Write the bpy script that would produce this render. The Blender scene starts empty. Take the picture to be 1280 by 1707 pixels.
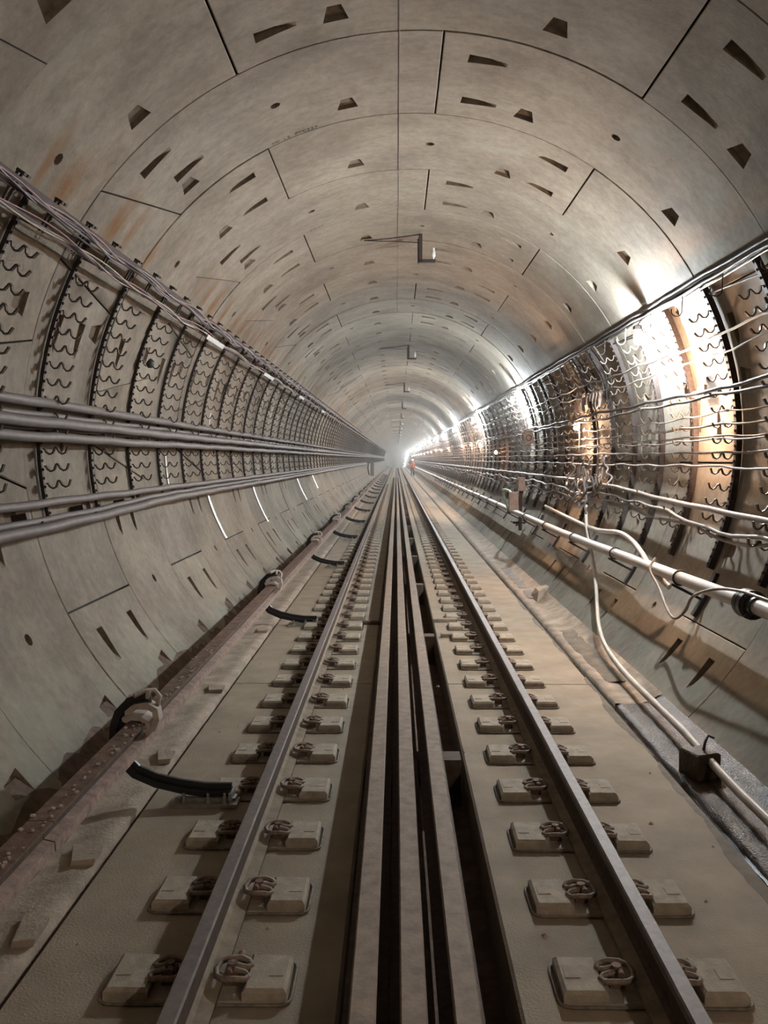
import bpy, bmesh, math, random
from math import sin, cos, pi, radians as rad
from mathutils import Vector, Matrix
from mathutils.geometry import delaunay_2d_cdt
random.seed(7)
S = bpy.context.scene
COL = S.collection

# ------------------------------------------------------------------ camera, world, exposure
# world frame: x to the right, y down the tunnel, z up; the tunnel axis is x = z = 0, radius R
R = 2.727            # inner radius of the lining
W = 1.4              # ring width
Y0 = 6.02            # joint where ring number 0 starts
CAM = Vector((-0.138, 0.0, -0.138))
ZR = -1.818          # top of the running rails
ZS = -2.010          # top of the track slab
cam_data = bpy.data.cameras.new('camera'); cam = bpy.data.objects.new('camera', cam_data); COL.objects.link(cam)
cam_data.sensor_width = 36.0; cam_data.lens = 1450 / 1707 * 36; cam_data.clip_end = 500; cam_data.clip_start = 0.05
right = Vector((0.9999002, 0.0141258, 0.0)); up = Vector((-0.00086243, 0.0610475, 0.9981345)); fwd = Vector((-0.0140994, 0.9980349, -0.0610536))
cam.matrix_world = Matrix(((right.x, up.x, -fwd.x, CAM.x), (right.y, up.y, -fwd.y, CAM.y), (right.z, up.z, -fwd.z, CAM.z), (0, 0, 0, 1)))
S.camera = cam
wd = bpy.data.worlds.new('world'); S.world = wd; wd.use_nodes = True
wd.node_tree.nodes['Background'].inputs[0].default_value = (0.5, 0.45, 0.38, 1)
wd.node_tree.nodes['Background'].inputs[1].default_value = 0.02
S.view_settings.view_transform = 'Standard'; S.view_settings.look = 'None'
S.view_settings.gamma = 1; S.view_settings.use_curve_mapping = False
S.view_settings.exposure = 1.5
HOOD_POWER = 1050.0
WHITE_POWER = 2300.0   # emission strength of the white lamp tubes
WARM_POWER = 1000.0    # emission strength of the warm bulbs

# ------------------------------------------------------------------ helpers
def link(o, parent=None):
    COL.objects.link(o)
    if parent is not None: o.parent = parent
    return o
def tag(o, label=None, cat=None, group=None, kind=None):
    if label: o['label'] = label
    if cat: o['category'] = cat
    if group: o['group'] = group
    if kind: o['kind'] = kind
    return o
def empty(name, loc=(0, 0, 0)):
    o = bpy.data.objects.new(name, None); o.location = loc; o.empty_display_size = 0.1
    return link(o)
class MB:
    def __init__(s): s.v = []; s.f = []; s.m = []; s.sm = []
    def add(s, v, f, m=0, smooth=False):
        b = len(s.v); s.v += [tuple(p) for p in v]; s.f += [tuple(i + b for i in q) for q in f]
        s.m += [m] * len(f); s.sm += [smooth] * len(f); return s
    def box(s, c, d, rot=None, m=0, bev=0.0):
        x, y, z = [a / 2 for a in d]; c = Vector(c)
        if bev:
            pts = []
            for zz, k in ((-z, 0), (z - bev, 0), (z, bev)):
                for sx, sy in ((-1, -1), (1, -1), (1, 1), (-1, 1)):
                    a, b2 = x - k, y - k
                    pts += [Vector((sx * a, sy * b2, zz))]
            f = [(3, 2, 1, 0), (8, 9, 10, 11)]
            for l in (0, 4):
                for i in range(4): j = (i + 1) % 4; f.append((l + i, l + j, l + 4 + j, l + 4 + i))
        else:
            pts = [Vector((sx * x, sy * y, sz * z)) for sz in (-1, 1) for sx, sy in ((-1, -1), (1, -1), (1, 1), (-1, 1))]
            f = [(3, 2, 1, 0), (4, 5, 6, 7), (0, 1, 5, 4), (1, 2, 6, 5), (2, 3, 7, 6), (3, 0, 4, 7)]
        if rot is not None: pts = [rot @ p for p in pts]
        return s.add([p + c for p in pts], f, m)
    def tube(s, pts, r, n=8, m=0, caps=True, rx=None, closed=False):
        pts = [Vector(p) for p in pts]; N = len(pts); vs = []; fs = []
        t0 = (pts[1] - pts[0]).normalized()
        ref = Vector((0, 0, 1)) if abs(t0.z) < 0.9 else Vector((1, 0, 0))
        u = t0.cross(ref).normalized()
        for i, p in enumerate(pts):
            if closed: t = (pts[(i + 1) % N] - pts[i - 1]).normalized()
            else: t = (pts[min(i + 1, N - 1)] - pts[max(i - 1, 0)]).normalized()
            u = (u - t * u.dot(t)).normalized(); w = t.cross(u)
            rr = r[i] if isinstance(r, (list, tuple)) else r
            for k in range(n):
                a = 2 * pi * k / n
                vs.append(p + u * (cos(a) * rr) + w * (sin(a) * (rx if rx else rr)))
        L = N if closed else N - 1
        for i in range(L):
            a0 = i * n; b0 = ((i + 1) % N) * n
            for k in range(n): k2 = (k + 1) % n; fs.append((a0 + k, a0 + k2, b0 + k2, b0 + k))
        s.add(vs, fs, m, True)
        if caps and not closed:
            s.add(vs[:n], [tuple(range(n))[::-1]], m); s.add(vs[-n:], [tuple(range(n))], m)
        return s
    def cyl(s, a, b, r, n=10, m=0, r2=None):
        a = Vector(a); b = Vector(b); return s.tube([a, b], [r, r if r2 is None else r2], n, m)
    def prism(s, prof, ys, m=0, caps=True, fn=None, mf=None, smooth=False):
        n = len(prof); vs = []
        for y in ys:
            dz = fn(y) if fn else 0.0
            vs += [(x, y, z + dz) for x, z in prof]
        fs = []; 
        b = len(s.v); s.v += vs
        for i in range(len(ys) - 1):
            for k in range(n):
                k2 = (k + 1) % n
                s.f.append((b + i * n + k, b + (i + 1) * n + k, b + (i + 1) * n + k2, b + i * n + k2)); s.m.append(mf[k] if mf else m); s.sm.append(smooth)
        if caps:
            s.f.append(tuple(b + k for k in range(n))); s.m.append(m); s.sm.append(False)
            e = b + (len(ys) - 1) * n
            s.f.append(tuple(e + k for k in range(n))[::-1]); s.m.append(m); s.sm.append(False)
        return s
    def mesh(s, name, mats):
        me = bpy.data.meshes.new(name); me.from_pydata(s.v, [], s.f)
        for mm in (mats if isinstance(mats, (list, tuple)) else [mats]): me.materials.append(mm)
        me.polygons.foreach_set('material_index', s.m); me.polygons.foreach_set('use_smooth', s.sm)
        me.update(); return me
    def build(s, name, mats, parent=None, recalc=False, loc=None):
        me = s.mesh(name, mats)
        if recalc:
            bm = bmesh.new(); bm.from_mesh(me); bmesh.ops.recalc_face_normals(bm, faces=bm.faces); bm.to_mesh(me); bm.free()
        o = bpy.data.objects.new(name, me)
        if loc is not None: o.location = loc
        return link(o, parent)
def copy_tree(o, parent=None, loc=None):
    c = o.copy(); link(c, None); c.parent = parent
    if loc is not None: c.location = loc
    for ch in o.children: copy_tree(ch, c)
    return c
def pol(th, r, y):           # point at angle th (degrees clockwise from the crown), radius r
    a = rad(th); return Vector((r * sin(a), y, r * cos(a)))
def zoff(y):                 # the track dips away far down the tunnel
    return 0.0 if y < 190 else -(y - 190) ** 2 / 1500.0
ORD = ['nearest', 'second', 'third', 'fourth', 'fifth', 'sixth', 'seventh', 'eighth', 'ninth', 'tenth', 'eleventh', 'twelfth',
       'thirteenth', 'fourteenth', 'fifteenth', 'sixteenth', 'seventeenth', 'eighteenth', 'nineteenth', 'twentieth']

# ------------------------------------------------------------------ materials
def mat(name, col, rough=0.8, metal=0.0, var=0.25, scale=6.0, bump=0.0, bscale=60.0, col2=None, emit=None, es=0.0, detail=5.0):
    m = bpy.data.materials.new(name); m.use_nodes = True; nt = m.node_tree; n = nt.nodes; b = n['Principled BSDF']
    b.inputs['Roughness'].default_value = rough; b.inputs['Metallic'].default_value = metal
    if emit:
        b.inputs['Base Color'].default_value = (*col, 1)
        b.inputs['Emission Color'].default_value = (*emit, 1); b.inputs['Emission Strength'].default_value = es; return m
    g = n.new('ShaderNodeNewGeometry')
    t = n.new('ShaderNodeTexNoise'); t.inputs['Scale'].default_value = scale; t.inputs['Detail'].default_value = detail
    t.inputs['Roughness'].default_value = 0.62
    nt.links.new(g.outputs['Position'], t.inputs['Vector'])
    r = n.new('ShaderNodeValToRGB'); c2 = col2 or tuple(c * (1 - var) for c in col)
    r.color_ramp.elements[0].position = 0.34; r.color_ramp.elements[0].color = (*c2, 1)
    r.color_ramp.elements[1].position = 0.66; r.color_ramp.elements[1].color = (*(tuple(min(1, c * (1 + var * .5)) for c in col)), 1)
    nt.links.new(t.outputs['Fac'], r.inputs['Fac']); nt.links.new(r.outputs['Color'], b.inputs['Base Color'])
    if bump:
        t2 = n.new('ShaderNodeTexNoise'); t2.inputs['Scale'].default_value = bscale; t2.inputs['Detail'].default_value = 3
        nt.links.new(g.outputs['Position'], t2.inputs['Vector'])
        bp = n.new('ShaderNodeBump'); bp.inputs['Strength'].default_value = bump; bp.inputs['Distance'].default_value = 0.01
        nt.links.new(t2.outputs['Fac'], bp.inputs['Height']); nt.links.new(bp.outputs['Normal'], b.inputs['Normal'])
    return m

def lining_material():
    m = bpy.data.materials.new('precast_concrete'); m.use_nodes = True; nt = m.node_tree; n = nt.nodes; L = nt.links.new
    b = n['Principled BSDF']; g = n.new('ShaderNodeNewGeometry')
    sep = n.new('ShaderNodeSeparateXYZ'); L(g.outputs['Position'], sep.inputs[0])
    at = n.new('ShaderNodeMath'); at.operation = 'ARCTAN2'; L(sep.outputs['X'], at.inputs[0]); L(sep.outputs['Z'], at.inputs[1])
    def math_(op, a, b_=None, clamp=False):
        k = n.new('ShaderNodeMath'); k.operation = op; k.use_clamp = clamp
        for i, x in enumerate((a, b_)):
            if x is None: continue
            if isinstance(x, (int, float)): k.inputs[i].default_value = x
            else: L(x, k.inputs[i])
        return k.outputs[0]
    def noise(vec, sc, det=5, ro=0.6):
        t = n.new('ShaderNodeTexNoise'); t.inputs['Scale'].default_value = sc; t.inputs['Detail'].default_value = det
        t.inputs['Roughness'].default_value = ro; L(vec, t.inputs['Vector']); return t.outputs['Fac']
    def ramp(f, p0, p1, c0, c1):
        r = n.new('ShaderNodeValToRGB'); r.color_ramp.elements[0].position = p0; r.color_ramp.elements[1].position = p1
        r.color_ramp.elements[0].color = (*c0, 1); r.color_ramp.elements[1].color = (*c1, 1); L(f, r.inputs[0]); return r.outputs[0]
    def mix(f, a, b_, mode='MIX'):
        k = n.new('ShaderNodeMix'); k.data_type = 'RGBA'; k.blend_type = mode
        if isinstance(f, float): k.inputs[0].default_value = f
        else: L(f, k.inputs[0])
        L(a, k.inputs[6]); 
        if isinstance(b_, tuple): k.inputs[7].default_value = (*b_, 1)
        else: L(b_, k.inputs[7])
        return k.outputs[2]
    base = ramp(noise(g.outputs['Position'], 1.1, 6), 0.33, 0.68, (0.205, 0.174, 0.139), (0.325, 0.287, 0.238))
    fine = ramp(noise(g.outputs['Position'], 14, 5, .7), 0.3, 0.7, (0.78, 0.78, 0.78), (1.12, 1.12, 1.12))
    c = mix(1.0, base, fine, 'MULTIPLY')
    oi = n.new('ShaderNodeObjectInfo')
    tone = ramp(oi.outputs['Random'], 0, 1, (0.90, 0.90, 0.92), (1.06, 1.05, 1.02)); c = mix(1.0, c, tone, 'MULTIPLY')
    # smears and streaks that run round the ring: stretched along the circumference
    cv = n.new('ShaderNodeCombineXYZ'); L(math_('MULTIPLY', sep.outputs['Y'], 3.2), cv.inputs[0]); L(math_('MULTIPLY', at.outputs[0], 1.6), cv.inputs[1])
    sm = ramp(noise(cv.outputs[0], 1.6, 5, .65), 0.50, 0.74, (0, 0, 0), (1, 1, 1))
    c = mix(math_('MULTIPLY', sm, 0.35), c, (0.11, 0.098, 0.086))
    cv2 = n.new('ShaderNodeCombineXYZ'); L(math_('MULTIPLY', sep.outputs['Y'], 1.2), cv2.inputs[0]); L(math_('MULTIPLY', at.outputs[0], 2.2), cv2.inputs[1]); cv2.inputs[2].default_value = 7.3
    wh = ramp(noise(cv2.outputs[0], 1.7, 6, .7), 0.52, 0.75, (0, 0, 0), (1, 1, 1))
    c = mix(math_('MULTIPLY', wh, 0.45), c, (0.37, 0.355, 0.31))
    # rust runs on the left shoulder under the ring joints
    cv3 = n.new('ShaderNodeCombineXYZ'); L(math_('MULTIPLY', sep.outputs['Y'], 3.0), cv3.inputs[0]); L(math_('MULTIPLY', at.outputs[0], 0.9), cv3.inputs[1]); cv3.inputs[2].default_value = 2.1
    ru = ramp(noise(cv3.outputs[0], 1.5, 3, .5), 0.47, 0.66, (0, 0, 0), (1, 1, 1))
    lo = math_('MULTIPLY', math_('ADD', at.outputs[0], 1.12), 6.0, True); hi = math_('MULTIPLY', math_('SUBTRACT', -0.80, at.outputs[0]), 7.0, True)
    c = mix(math_('MULTIPLY', math_('MULTIPLY', math_('MULTIPLY', ru, lo), hi), 0.9), c, (0.20, 0.098, 0.035))
    # pale green lime film low on the walls
    gr = ramp(noise(g.outputs['Position'], 2.3, 4), 0.48, 0.62, (0, 0, 0), (1, 1, 1))
    low = math_('MULTIPLY', math_('SUBTRACT', -1.35, sep.outputs['Z']), 3.0, True)
    c = mix(math_('MULTIPLY', math_('MULTIPLY', gr, low), 0.35), c, (0.25, 0.28, 0.22))
    L(c, b.inputs['Base Color'])
    ro = ramp(noise(g.outputs['Position'], 3, 4), 0.35, 0.7, (0.8, 0.8, 0.8), (0.95, 0.95, 0.95)); L(ro, b.inputs['Roughness']); b.inputs['Specular IOR Level'].default_value = 0.25
    bp = n.new('ShaderNodeBump'); bp.inputs['Strength'].default_value = 0.22; bp.inputs['Distance'].default_value = 0.006
    L(noise(g.outputs['Position'], 45, 4), bp.inputs['Height']); L(bp.outputs[0], b.inputs['Normal'])
    return m
M_LIN = lining_material()
M_POCK = mat('pocket_concrete', (0.21, 0.17, 0.13), 0.9, var=0.3, scale=20)
M_DARK = mat('joint_gasket', (0.03, 0.028, 0.025), 0.95)
M_SLAB = mat('track_slab_concrete', (0.31, 0.255, 0.19), 0.85, var=0.2, scale=3.0, bump=0.35, bscale=90)
M_BLOCK = mat('block_concrete', (0.37, 0.32, 0.255), 0.85, var=0.22, scale=18, bump=0.3, bscale=120)
M_BOOT = mat('rubber_boot', (0.20, 0.17, 0.135), 0.7, var=0.4, scale=30)
M_CLIP = mat('spring_clip_steel', (0.24, 0.185, 0.145), 0.7, 0.1, var=0.35, scale=60)
M_RTOP = mat('rail_running_surface', (0.17, 0.14, 0.13), 0.6, 0.15, var=0.25, scale=25)
M_RWEB = mat('rail_rust_and_shade', (0.085, 0.055, 0.04), 0.8, 0.1, var=0.4, scale=22, bump=0.2)  # rust, darkened so that shade on webs and feet is in the colour
M_DUST = mat('dusty_rail_foot', (0.27, 0.215, 0.155), 0.85, var=0.3, scale=14)
M_SPARE = mat('spare_rail_rust', (0.26, 0.19, 0.135), 0.7, 0.15, var=0.3, scale=16, bump=0.15)
M_CHEAD = mat('contact_rail_head', (0.34, 0.245, 0.205), 0.65, 0.1, var=0.4, scale=20, bump=0.3)
M_CRAIL = mat('contact_rail_rust', (0.17, 0.105, 0.075), 0.8, 0.25, var=0.45, scale=14, bump=0.4, bscale=70)
M_BLACK = mat('black_plastic', (0.018, 0.018, 0.020), 0.42)
M_BLSTEEL = mat('black_painted_steel', (0.035, 0.03, 0.03), 0.5, 0.3)
M_GALV = mat('galvanised_steel', (0.42, 0.41, 0.39), 0.4, 0.8, scale=30)
M_RACK = mat('rack_steel', (0.055, 0.042, 0.038), 0.65, 0.4, var=0.4, scale=40)
M_HOOK = mat('hook_steel', (0.09, 0.07, 0.055), 0.45, 0.5, var=0.3, scale=50)
M_INS = mat('insulator_porcelain', (0.48, 0.42, 0.37), 0.5, var=0.25, scale=30)
M_CAB = mat('dusty_cable_sheath', (0.15, 0.128, 0.122), 0.62, var=0.2, scale=10)
M_CABR = mat('light_cable_sheath', (0.30, 0.26, 0.235), 0.5, var=0.25, scale=8)
M_CABD = mat('dark_cable_sheath', (0.09, 0.075, 0.07), 0.5, var=0.3, scale=9)
M_PINK = mat('pink_wire', (0.30, 0.15, 0.17), 0.5)
M_PURP = mat('purple_wire', (0.14, 0.10, 0.16), 0.5)
M_CREAM = mat('cream_wire', (0.42, 0.37, 0.26), 0.5)
M_TRAY = mat('tray_red_lead', (0.06, 0.035, 0.032), 0.7, 0.2, var=0.4, scale=18)
M_PIPE = mat('grey_white_pipe', (0.52, 0.47, 0.43), 0.45, var=0.15, scale=6)
M_HOSE = mat('white_plastic_strip', (0.62, 0.57, 0.52), 0.5, var=0.15, scale=9)
M_STRIP = mat('white_film_strip', (0.45, 0.45, 0.42), 0.35, var=0.1)
M_BOX = mat('beige_box_paint', (0.42, 0.31, 0.26), 0.6, var=0.2, scale=12)
M_GREY = mat('cabinet_grey', (0.16, 0.15, 0.15), 0.6)
M_MUD = mat('wet_mud', (0.065, 0.046, 0.032), 0.34, var=0.5, scale=7, bump=0.9, bscale=75); M_MUD.node_tree.nodes['Principled BSDF'].inputs['Specular IOR Level'].default_value = 0.18
M_DAMP = mat('damp_silt', (0.15, 0.12, 0.085), 0.7, var=0.4, scale=6, bump=0.4, bscale=40); M_DAMP.node_tree.nodes['Principled BSDF'].inputs['Specular IOR Level'].default_value = 0.2
M_WATER = mat('standing_water', (0.03, 0.025, 0.02), 0.06, var=0.2, scale=3, bump=0.12, bscale=14)
M_DIRT = mat('brown_dirt', (0.14, 0.09, 0.065), 0.85, var=0.45, scale=9, bump=0.6, bscale=40)
M_GUT = mat('rough_gutter_concrete', (0.35, 0.29, 0.23), 0.88, var=0.35, scale=5, bump=0.6, bscale=50)
M_WOOD = mat('old_timber', (0.10, 0.07, 0.05), 0.85, var=0.4, scale=20)
M_INK = mat('marker_ink', (0.03, 0.028, 0.026), 0.8)
M_WHITE = mat('white_lamp_tube', (1, 1, 1), emit=(0.88, 0.96, 1.0), es=WHITE_POWER)
M_WARM = mat('warm_lamp_bulb', (1, 1, 1), emit=(1.0, 0.66, 0.44), es=WARM_POWER)
M_HILAMP = mat('headlamp', (1, 1, 1), emit=(1, 0.95, 0.9), es=12)
M_ORANGE = mat('hi_vis_orange', (0.75, 0.16, 0.05), 0.7)
M_TROUS = mat('dark_workwear', (0.06, 0.055, 0.05), 0.85)
M_SKIN = mat('skin', (0.45, 0.27, 0.2), 0.6)
M_HAT = mat('white_hard_hat', (0.8, 0.78, 0.75), 0.4)
M_REFL = mat('reflective_tape', (0.75, 0.75, 0.6), 0.3)

# ------------------------------------------------------------------ tunnel lining: rings of precast segments
def inpoly(p, q):
    c = False; j = len(q) - 1
    for i in range(len(q)):
        if (q[i][1] > p[1]) != (q[j][1] > p[1]) and p[0] < (q[j][0] - q[i][0]) * (p[1] - q[i][1]) / (q[j][1] - q[i][1]) + q[i][0]: c = not c
        j = i
    return c
GAP = 0.0045; CH = 0.006
def segment(a0, a1, b0, b1, pockets, step=3.0):
    """segment between angles a0..a1 at the near edge (y=0) and b0..b1 at the far edge (y=W); returns an MB (mats: lining, pocket, dark)"""
    r = R; k = r * pi / 180
    g = (GAP + CH); gc = 0.002 + CH
    def edge(t, inset, insc, sub=True):
        y = insc + t * (W - 2 * insc)
        f = y / W
        return (k * (a0 + (b0 - a0) * f) + inset, y), (k * (a1 + (b1 - a1) * f) - inset, y)
    def outline(inset, insc):
        n = max(2, int(abs(max(a1 - a0, b1 - b0)) / step))
        l0, r0 = edge(0, inset, insc); l1, r1 = edge(1, inset, insc)
        pts = [(l0[0] + (r0[0] - l0[0]) * i / n, l0[1]) for i in range(n)]
        pts += [(r0[0] + (r1[0] - r0[0]) * i / 3, r0[1] + (r1[1] - r0[1]) * i / 3) for i in range(3)]
        pts += [(r1[0] + (l1[0] - r1[0]) * i / n, r1[1]) for i in range(n)]
        pts += [(l1[0] + (l0[0] - l1[0]) * i / 3, l1[1] + (l0[1] - l1[1]) * i / 3) for i in range(3)]
        return pts, n
    A, n = outline(g, gc); B, _ = outline(GAP, 0.002)
    mb = MB()
    def to3(p, rr): a = p[0] / r; return (rr * sin(a), p[1], rr * cos(a))
    verts = list(A); edges = [(i, (i + 1) % len(A)) for i in range(len(A))]
    for i in range(1, n):
        for t in (0.25, 0.5, 0.75):
            l, q = edge(t, g, gc); verts.append((l[0] + (q[0] - l[0]) * i / n, l[1]))
    loops = []
    for kind, th, y in pockets:
        s0 = th * k
        if kind == 't': lp = [(s0 - .045, y - .19), (s0 + .045, y - .19), (s0 + .085, y), (s0 - .085, y)]; dp = [.10, .10, .03, .03]
        elif kind == 'h': lp = [(s0 + .042 * cos(q * pi / 4), y + .042 * sin(q * pi / 4)) for q in range(8)]; dp = [.05] * 8
        else:   # crescent: kind = +1 / -1 the way it thins out
            w = .285 * kind
            lp = [(s0, y - .062), (s0 + w * .5, y - .05), (s0 + w, y - .028), (s0 + w, y + .028), (s0 + w * .5, y + .05), (s0, y + .062)]; dp = [.10, .06, .006, .006, .06, .10]
            if kind < 0: lp = lp[::-1]; dp = dp[::-1]
        loops.append((lp, dp, kind)); b = len(verts); verts += lp
        edges += [(b + i, b + (i + 1) % len(lp)) for i in range(len(lp))]
    keep = []
    for i, v in enumerate(verts):
        keep.append(v)
    res = delaunay_2d_cdt([Vector(v) for v in keep], edges, [], 0, 1e-5)
    V2, F2 = res[0], res[2]
    fs = []
    for f in F2:
        c = (sum(V2[i][0] for i in f) / len(f), sum(V2[i][1] for i in f) / len(f))
        if not inpoly(c, A): continue
        if any(inpoly(c, lp) for lp, _, _ in loops): continue
        f = list(f)
        fs.append(tuple(f))
    mb.add([to3(v, r) for v in V2], fs, 0, True)
    # chamfer and sides
    N = len(A); D = 0.11
    v3 = [to3(p, r) for p in A] + [to3(p, r + CH) for p in B] + [to3(p, r + D) for p in B]
    mb.add(v3, [(i, N + i, N + (i + 1) % N, (i + 1) % N) for i in range(N)], 0, False)
    mb.add(v3, [(N + i, 2 * N + i, 2 * N + (i + 1) % N, N + (i + 1) % N) for i in range(N)], 2, False)
    for lp, dp, kind in loops:
        m = len(lp)
        top = [to3(p, r) for p in lp]
        cx = sum(p[0] for p in lp) / m; cy = sum(p[1] for p in lp) / m
        bot = [to3((cx + (p[0] - cx) * .86, cy + (p[1] - cy) * .92), r + d) for p, d in zip(lp, dp)]
        mb.add(top + bot, [(i, m + i, m + (i + 1) % m, (i + 1) % m) for i in range(m)], 1, False)
        mb.add(bot, [tuple(range(m))], 2 if kind == 'h' else 1, False)
        if kind == 't':     # bolt end in the pocket
            s0 = cx; y = lp[0][1] + .03
            mb.add([to3((s0 + .026 * cos(q * pi / 3), y + .02 + .026 * sin(q * pi / 3)), r + .055) for q in range(6)] + [to3((s0 + .03 * cos(q * pi / 3), y + .02 + .03 * sin(q * pi / 3)), r + .10) for q in range(6)],
                   [tuple(range(6))] + [(q, q + 6, (q + 1) % 6 + 6, (q + 1) % 6) for q in range(6)], 2, False)
    return mb
TRAPS = [-11.2 + 30 * i for i in range(-6, 7)]
def ring_defs(kind):
    """(a0,a1,b0,b1) of each segment, its pockets"""
    if kind == 'E':
        segs = [(3.8, 63.6, 3.8, 63.6), (63.6, 122.6, 63.6, 122.6), (122.6, 182.5, 122.6, 182.5), (182.5, 243.4, 182.5, 243.4),
                (-116.6, -63.2, -116.6, -67.5), (-63.2, -52, -67.5, -45.7), (-52, 3.8, -45.7, 3.8)]
        cr = [(1, 7.8), (1, 67.8), (1, 126.4), (-1, -120.6), (-1, -70.5), (1, -46.2)]
        holes = [-22.7, 33.6, 93.4, -91]
    else:
        segs = [(-26.4, 33.6, -26.4, 33.6), (33.6, 93.6, 33.6, 93.6), (93.6, 153.6, 93.6, 153.6),
                (-146.4, -90.3, -146.4, -97.2), (-90.3, -81, -97.2, -75.7), (-81, -26.4, -75.7, -26.4)]
        if kind == 'O': cr = [(-1, -30.5), (-1, 29.6), (-1, 89.4), (-1, 149), (-1, -101.5), (-1, -70)]
        else: cr = [(1, -22.5), (1, 38.1), (1, 97.8), (-1, -101.5), (-1, -70)]
        holes = [3.5, 63.5, 123.5, -52.6, -117.5]
    out = []
    for a0, a1, b0, b1 in segs:
        pk = []
        off = -360 if a0 > 182 else 0
        lo, hi = min(a0, b0) + off, max(a1, b1) + off
        def inside(t0, t1, y):
            f = y / W; return a0 + off + (b0 - a0) * f + 2.2 < min(t0, t1) and max(t0, t1) < a1 + off + (b1 - a1) * f - 2.2
        for t in TRAPS:
            if inside(t, t, .8 * W) and inside(t, t, .68 * W): pk.append(('t', t, .83 * W))
        for t in holes:
            if inside(t, t, .5 * W): pk.append(('h', t, .5 * W))
        for s, t in cr:
            for y in (.25 * W, .76 * W):
                tt = t
                if kind == 'E' and t == -46.2 and y > W / 2: tt = -42.6; y = .585 * W
                elif any(abs(q[1] - (tt + 3 * s)) < 5.5 and q[0] == 't' for q in pk) and y > W / 2: y = .56 * W
                if inside(tt, tt + 6 * s, y): pk.append((s, tt, y))
        # drop crescents that would cut a grout hole
        hs = [q for q in pk if q[0] == 'h']
        pk = [q for q in pk if q[0] in ('t', 'h') or not any(abs(q[1] + 3 * q[0] - h[1]) < 5.5 and abs(q[2] - h[2]) < .14 for h in hs)]
        out.append((a0 + off, a1 + off, b0 + off, b1 + off, pk))
    return out
LM = [M_LIN, M_POCK, M_DARK]
setting = {}
for nm in ('ceiling', 'wall_left', 'wall_right'):
    e = empty(nm); e['kind'] = 'structure'; setting[nm] = e
def side(mid):
    mid = (mid + 180) % 360 - 180
    return 'ceiling' if abs(mid) <= 58 and not (-58 < mid < -50) else ('wall_left' if mid < 0 else 'wall_right')
seg_mb = {}; seg_me = {}
for kd in ('E', 'O', 'P'):
    for i, (a0, a1, b0, b1, pk) in enumerate(ring_defs(kd)):
        mb = segment(a0, a1, b0, b1, pk); seg_mb[kd, i] = (mb, (a0 + a1 + b0 + b1) / 4)
def orient_in(me):
    # make the faces look at the tunnel axis where they are the visible skin
    bm = bmesh.new(); bm.from_mesh(me)
    for f in bm.faces:
        if f.material_index == 0:
            c = f.calc_center_median()
            if f.normal.dot(Vector((c.x, 0, c.z))) > 0: f.normal_flip()
    bm.to_mesh(me); bm.free()
N0, N1 = -2, 22
rng = random.Random(3)
for i in range(N0, N1 + 1):
    kd = 'E' if i % 2 == 0 else ('P' if i < 0 else 'O')
    for (k2, j), (mb, mid) in seg_mb.items():
        if k2 != kd: continue
        if (kd, j) not in seg_me:
            me = mb.mesh('lining_segment', LM); orient_in(me); seg_me[kd, j] = me
        o = bpy.data.objects.new('lining_segment', seg_me[kd, j])
        dr = rng.uniform(-0.006, 0.006); o.location = (dr * sin(rad(mid)), Y0 + i * W, dr * cos(rad(mid)))
        link(o, setting[side(mid)])
# rings behind the camera and far away: joined
def simple_seg(a0, a1, y0, y1, mb, z0=0, z1=0):
    n = 10
    for rr, m in ((R, 0),):
        vs = []
        for q in range(n + 1):
            a = rad(a0 + .12 + (a1 - a0 - .24) * q / n)
            vs += [(rr * sin(a), y0 + .006, rr * cos(a) + z0), (rr * sin(a), y1 - .006, rr * cos(a) + z1)]
        mb.add(vs, [(2 * q, 2 * q + 1, 2 * q + 3, 2 * q + 2) for q in range(n)], 0, True)
for nm in ('ceiling', 'wall_left', 'wall_right'):
    mb = MB()
    for i in list(range(-13, N0)) + list(range(N1 + 1, 205)):
        kd = 'E' if i % 2 == 0 else 'O'; y = Y0 + i * W; z0, z1 = zoff(y), zoff(y + W)
        for (k2, j), (sm, mid) in seg_mb.items():
            if k2 != kd or side(mid) != nm: continue
            if N1 < i < 50:
                b = len(mb.v); mb.v += [(v[0], v[1] + y, v[2]) for v in sm.v]; mb.f += [tuple(q + b for q in f) for f in sm.f]; mb.m += sm.m; mb.sm += sm.sm
            else:
                a0, a1, b0, b1, _ = ring_defs(kd)[j]
                simple_seg((a0 + b0) / 2, (a1 + b1) / 2, y, y + W, mb, z0, z1)
    me = mb.mesh('lining_rings', LM); orient_in(me)
    o = link(bpy.data.objects.new('lining_rings', me), setting[nm]); o['kind'] = 'stuff'
# dark backing behind the joints
mb = MB(); ys = [-13, 0, 50, 100, 190] + list(range(200, 296, 8)); n = 48; vs = []
for y in ys: vs += [((R + .112) * sin(2 * pi * q / n), y, (R + .112) * cos(2 * pi * q / n) + zoff(y)) for q in range(n)]
mb.add(vs, [(i * n + q, i * n + (q + 1) % n, (i + 1) * n + (q + 1) % n, (i + 1) * n + q) for i in range(len(ys) - 1) for q in range(n)], 0, True)
o = mb.build('trim_1', M_DARK); o['kind'] = 'structure'
# chalky crown line, a thin wire along the crown
mb = MB(); mb.tube([pol(-2.5, R - .003, y) for y in (3.0, 20, 60, 120, 185)], .0022, 5)
o = mb.build('crown_wire', M_CABD); tag(o, 'thin dark wire running along the crown of the tunnel ceiling', 'wire')

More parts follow.
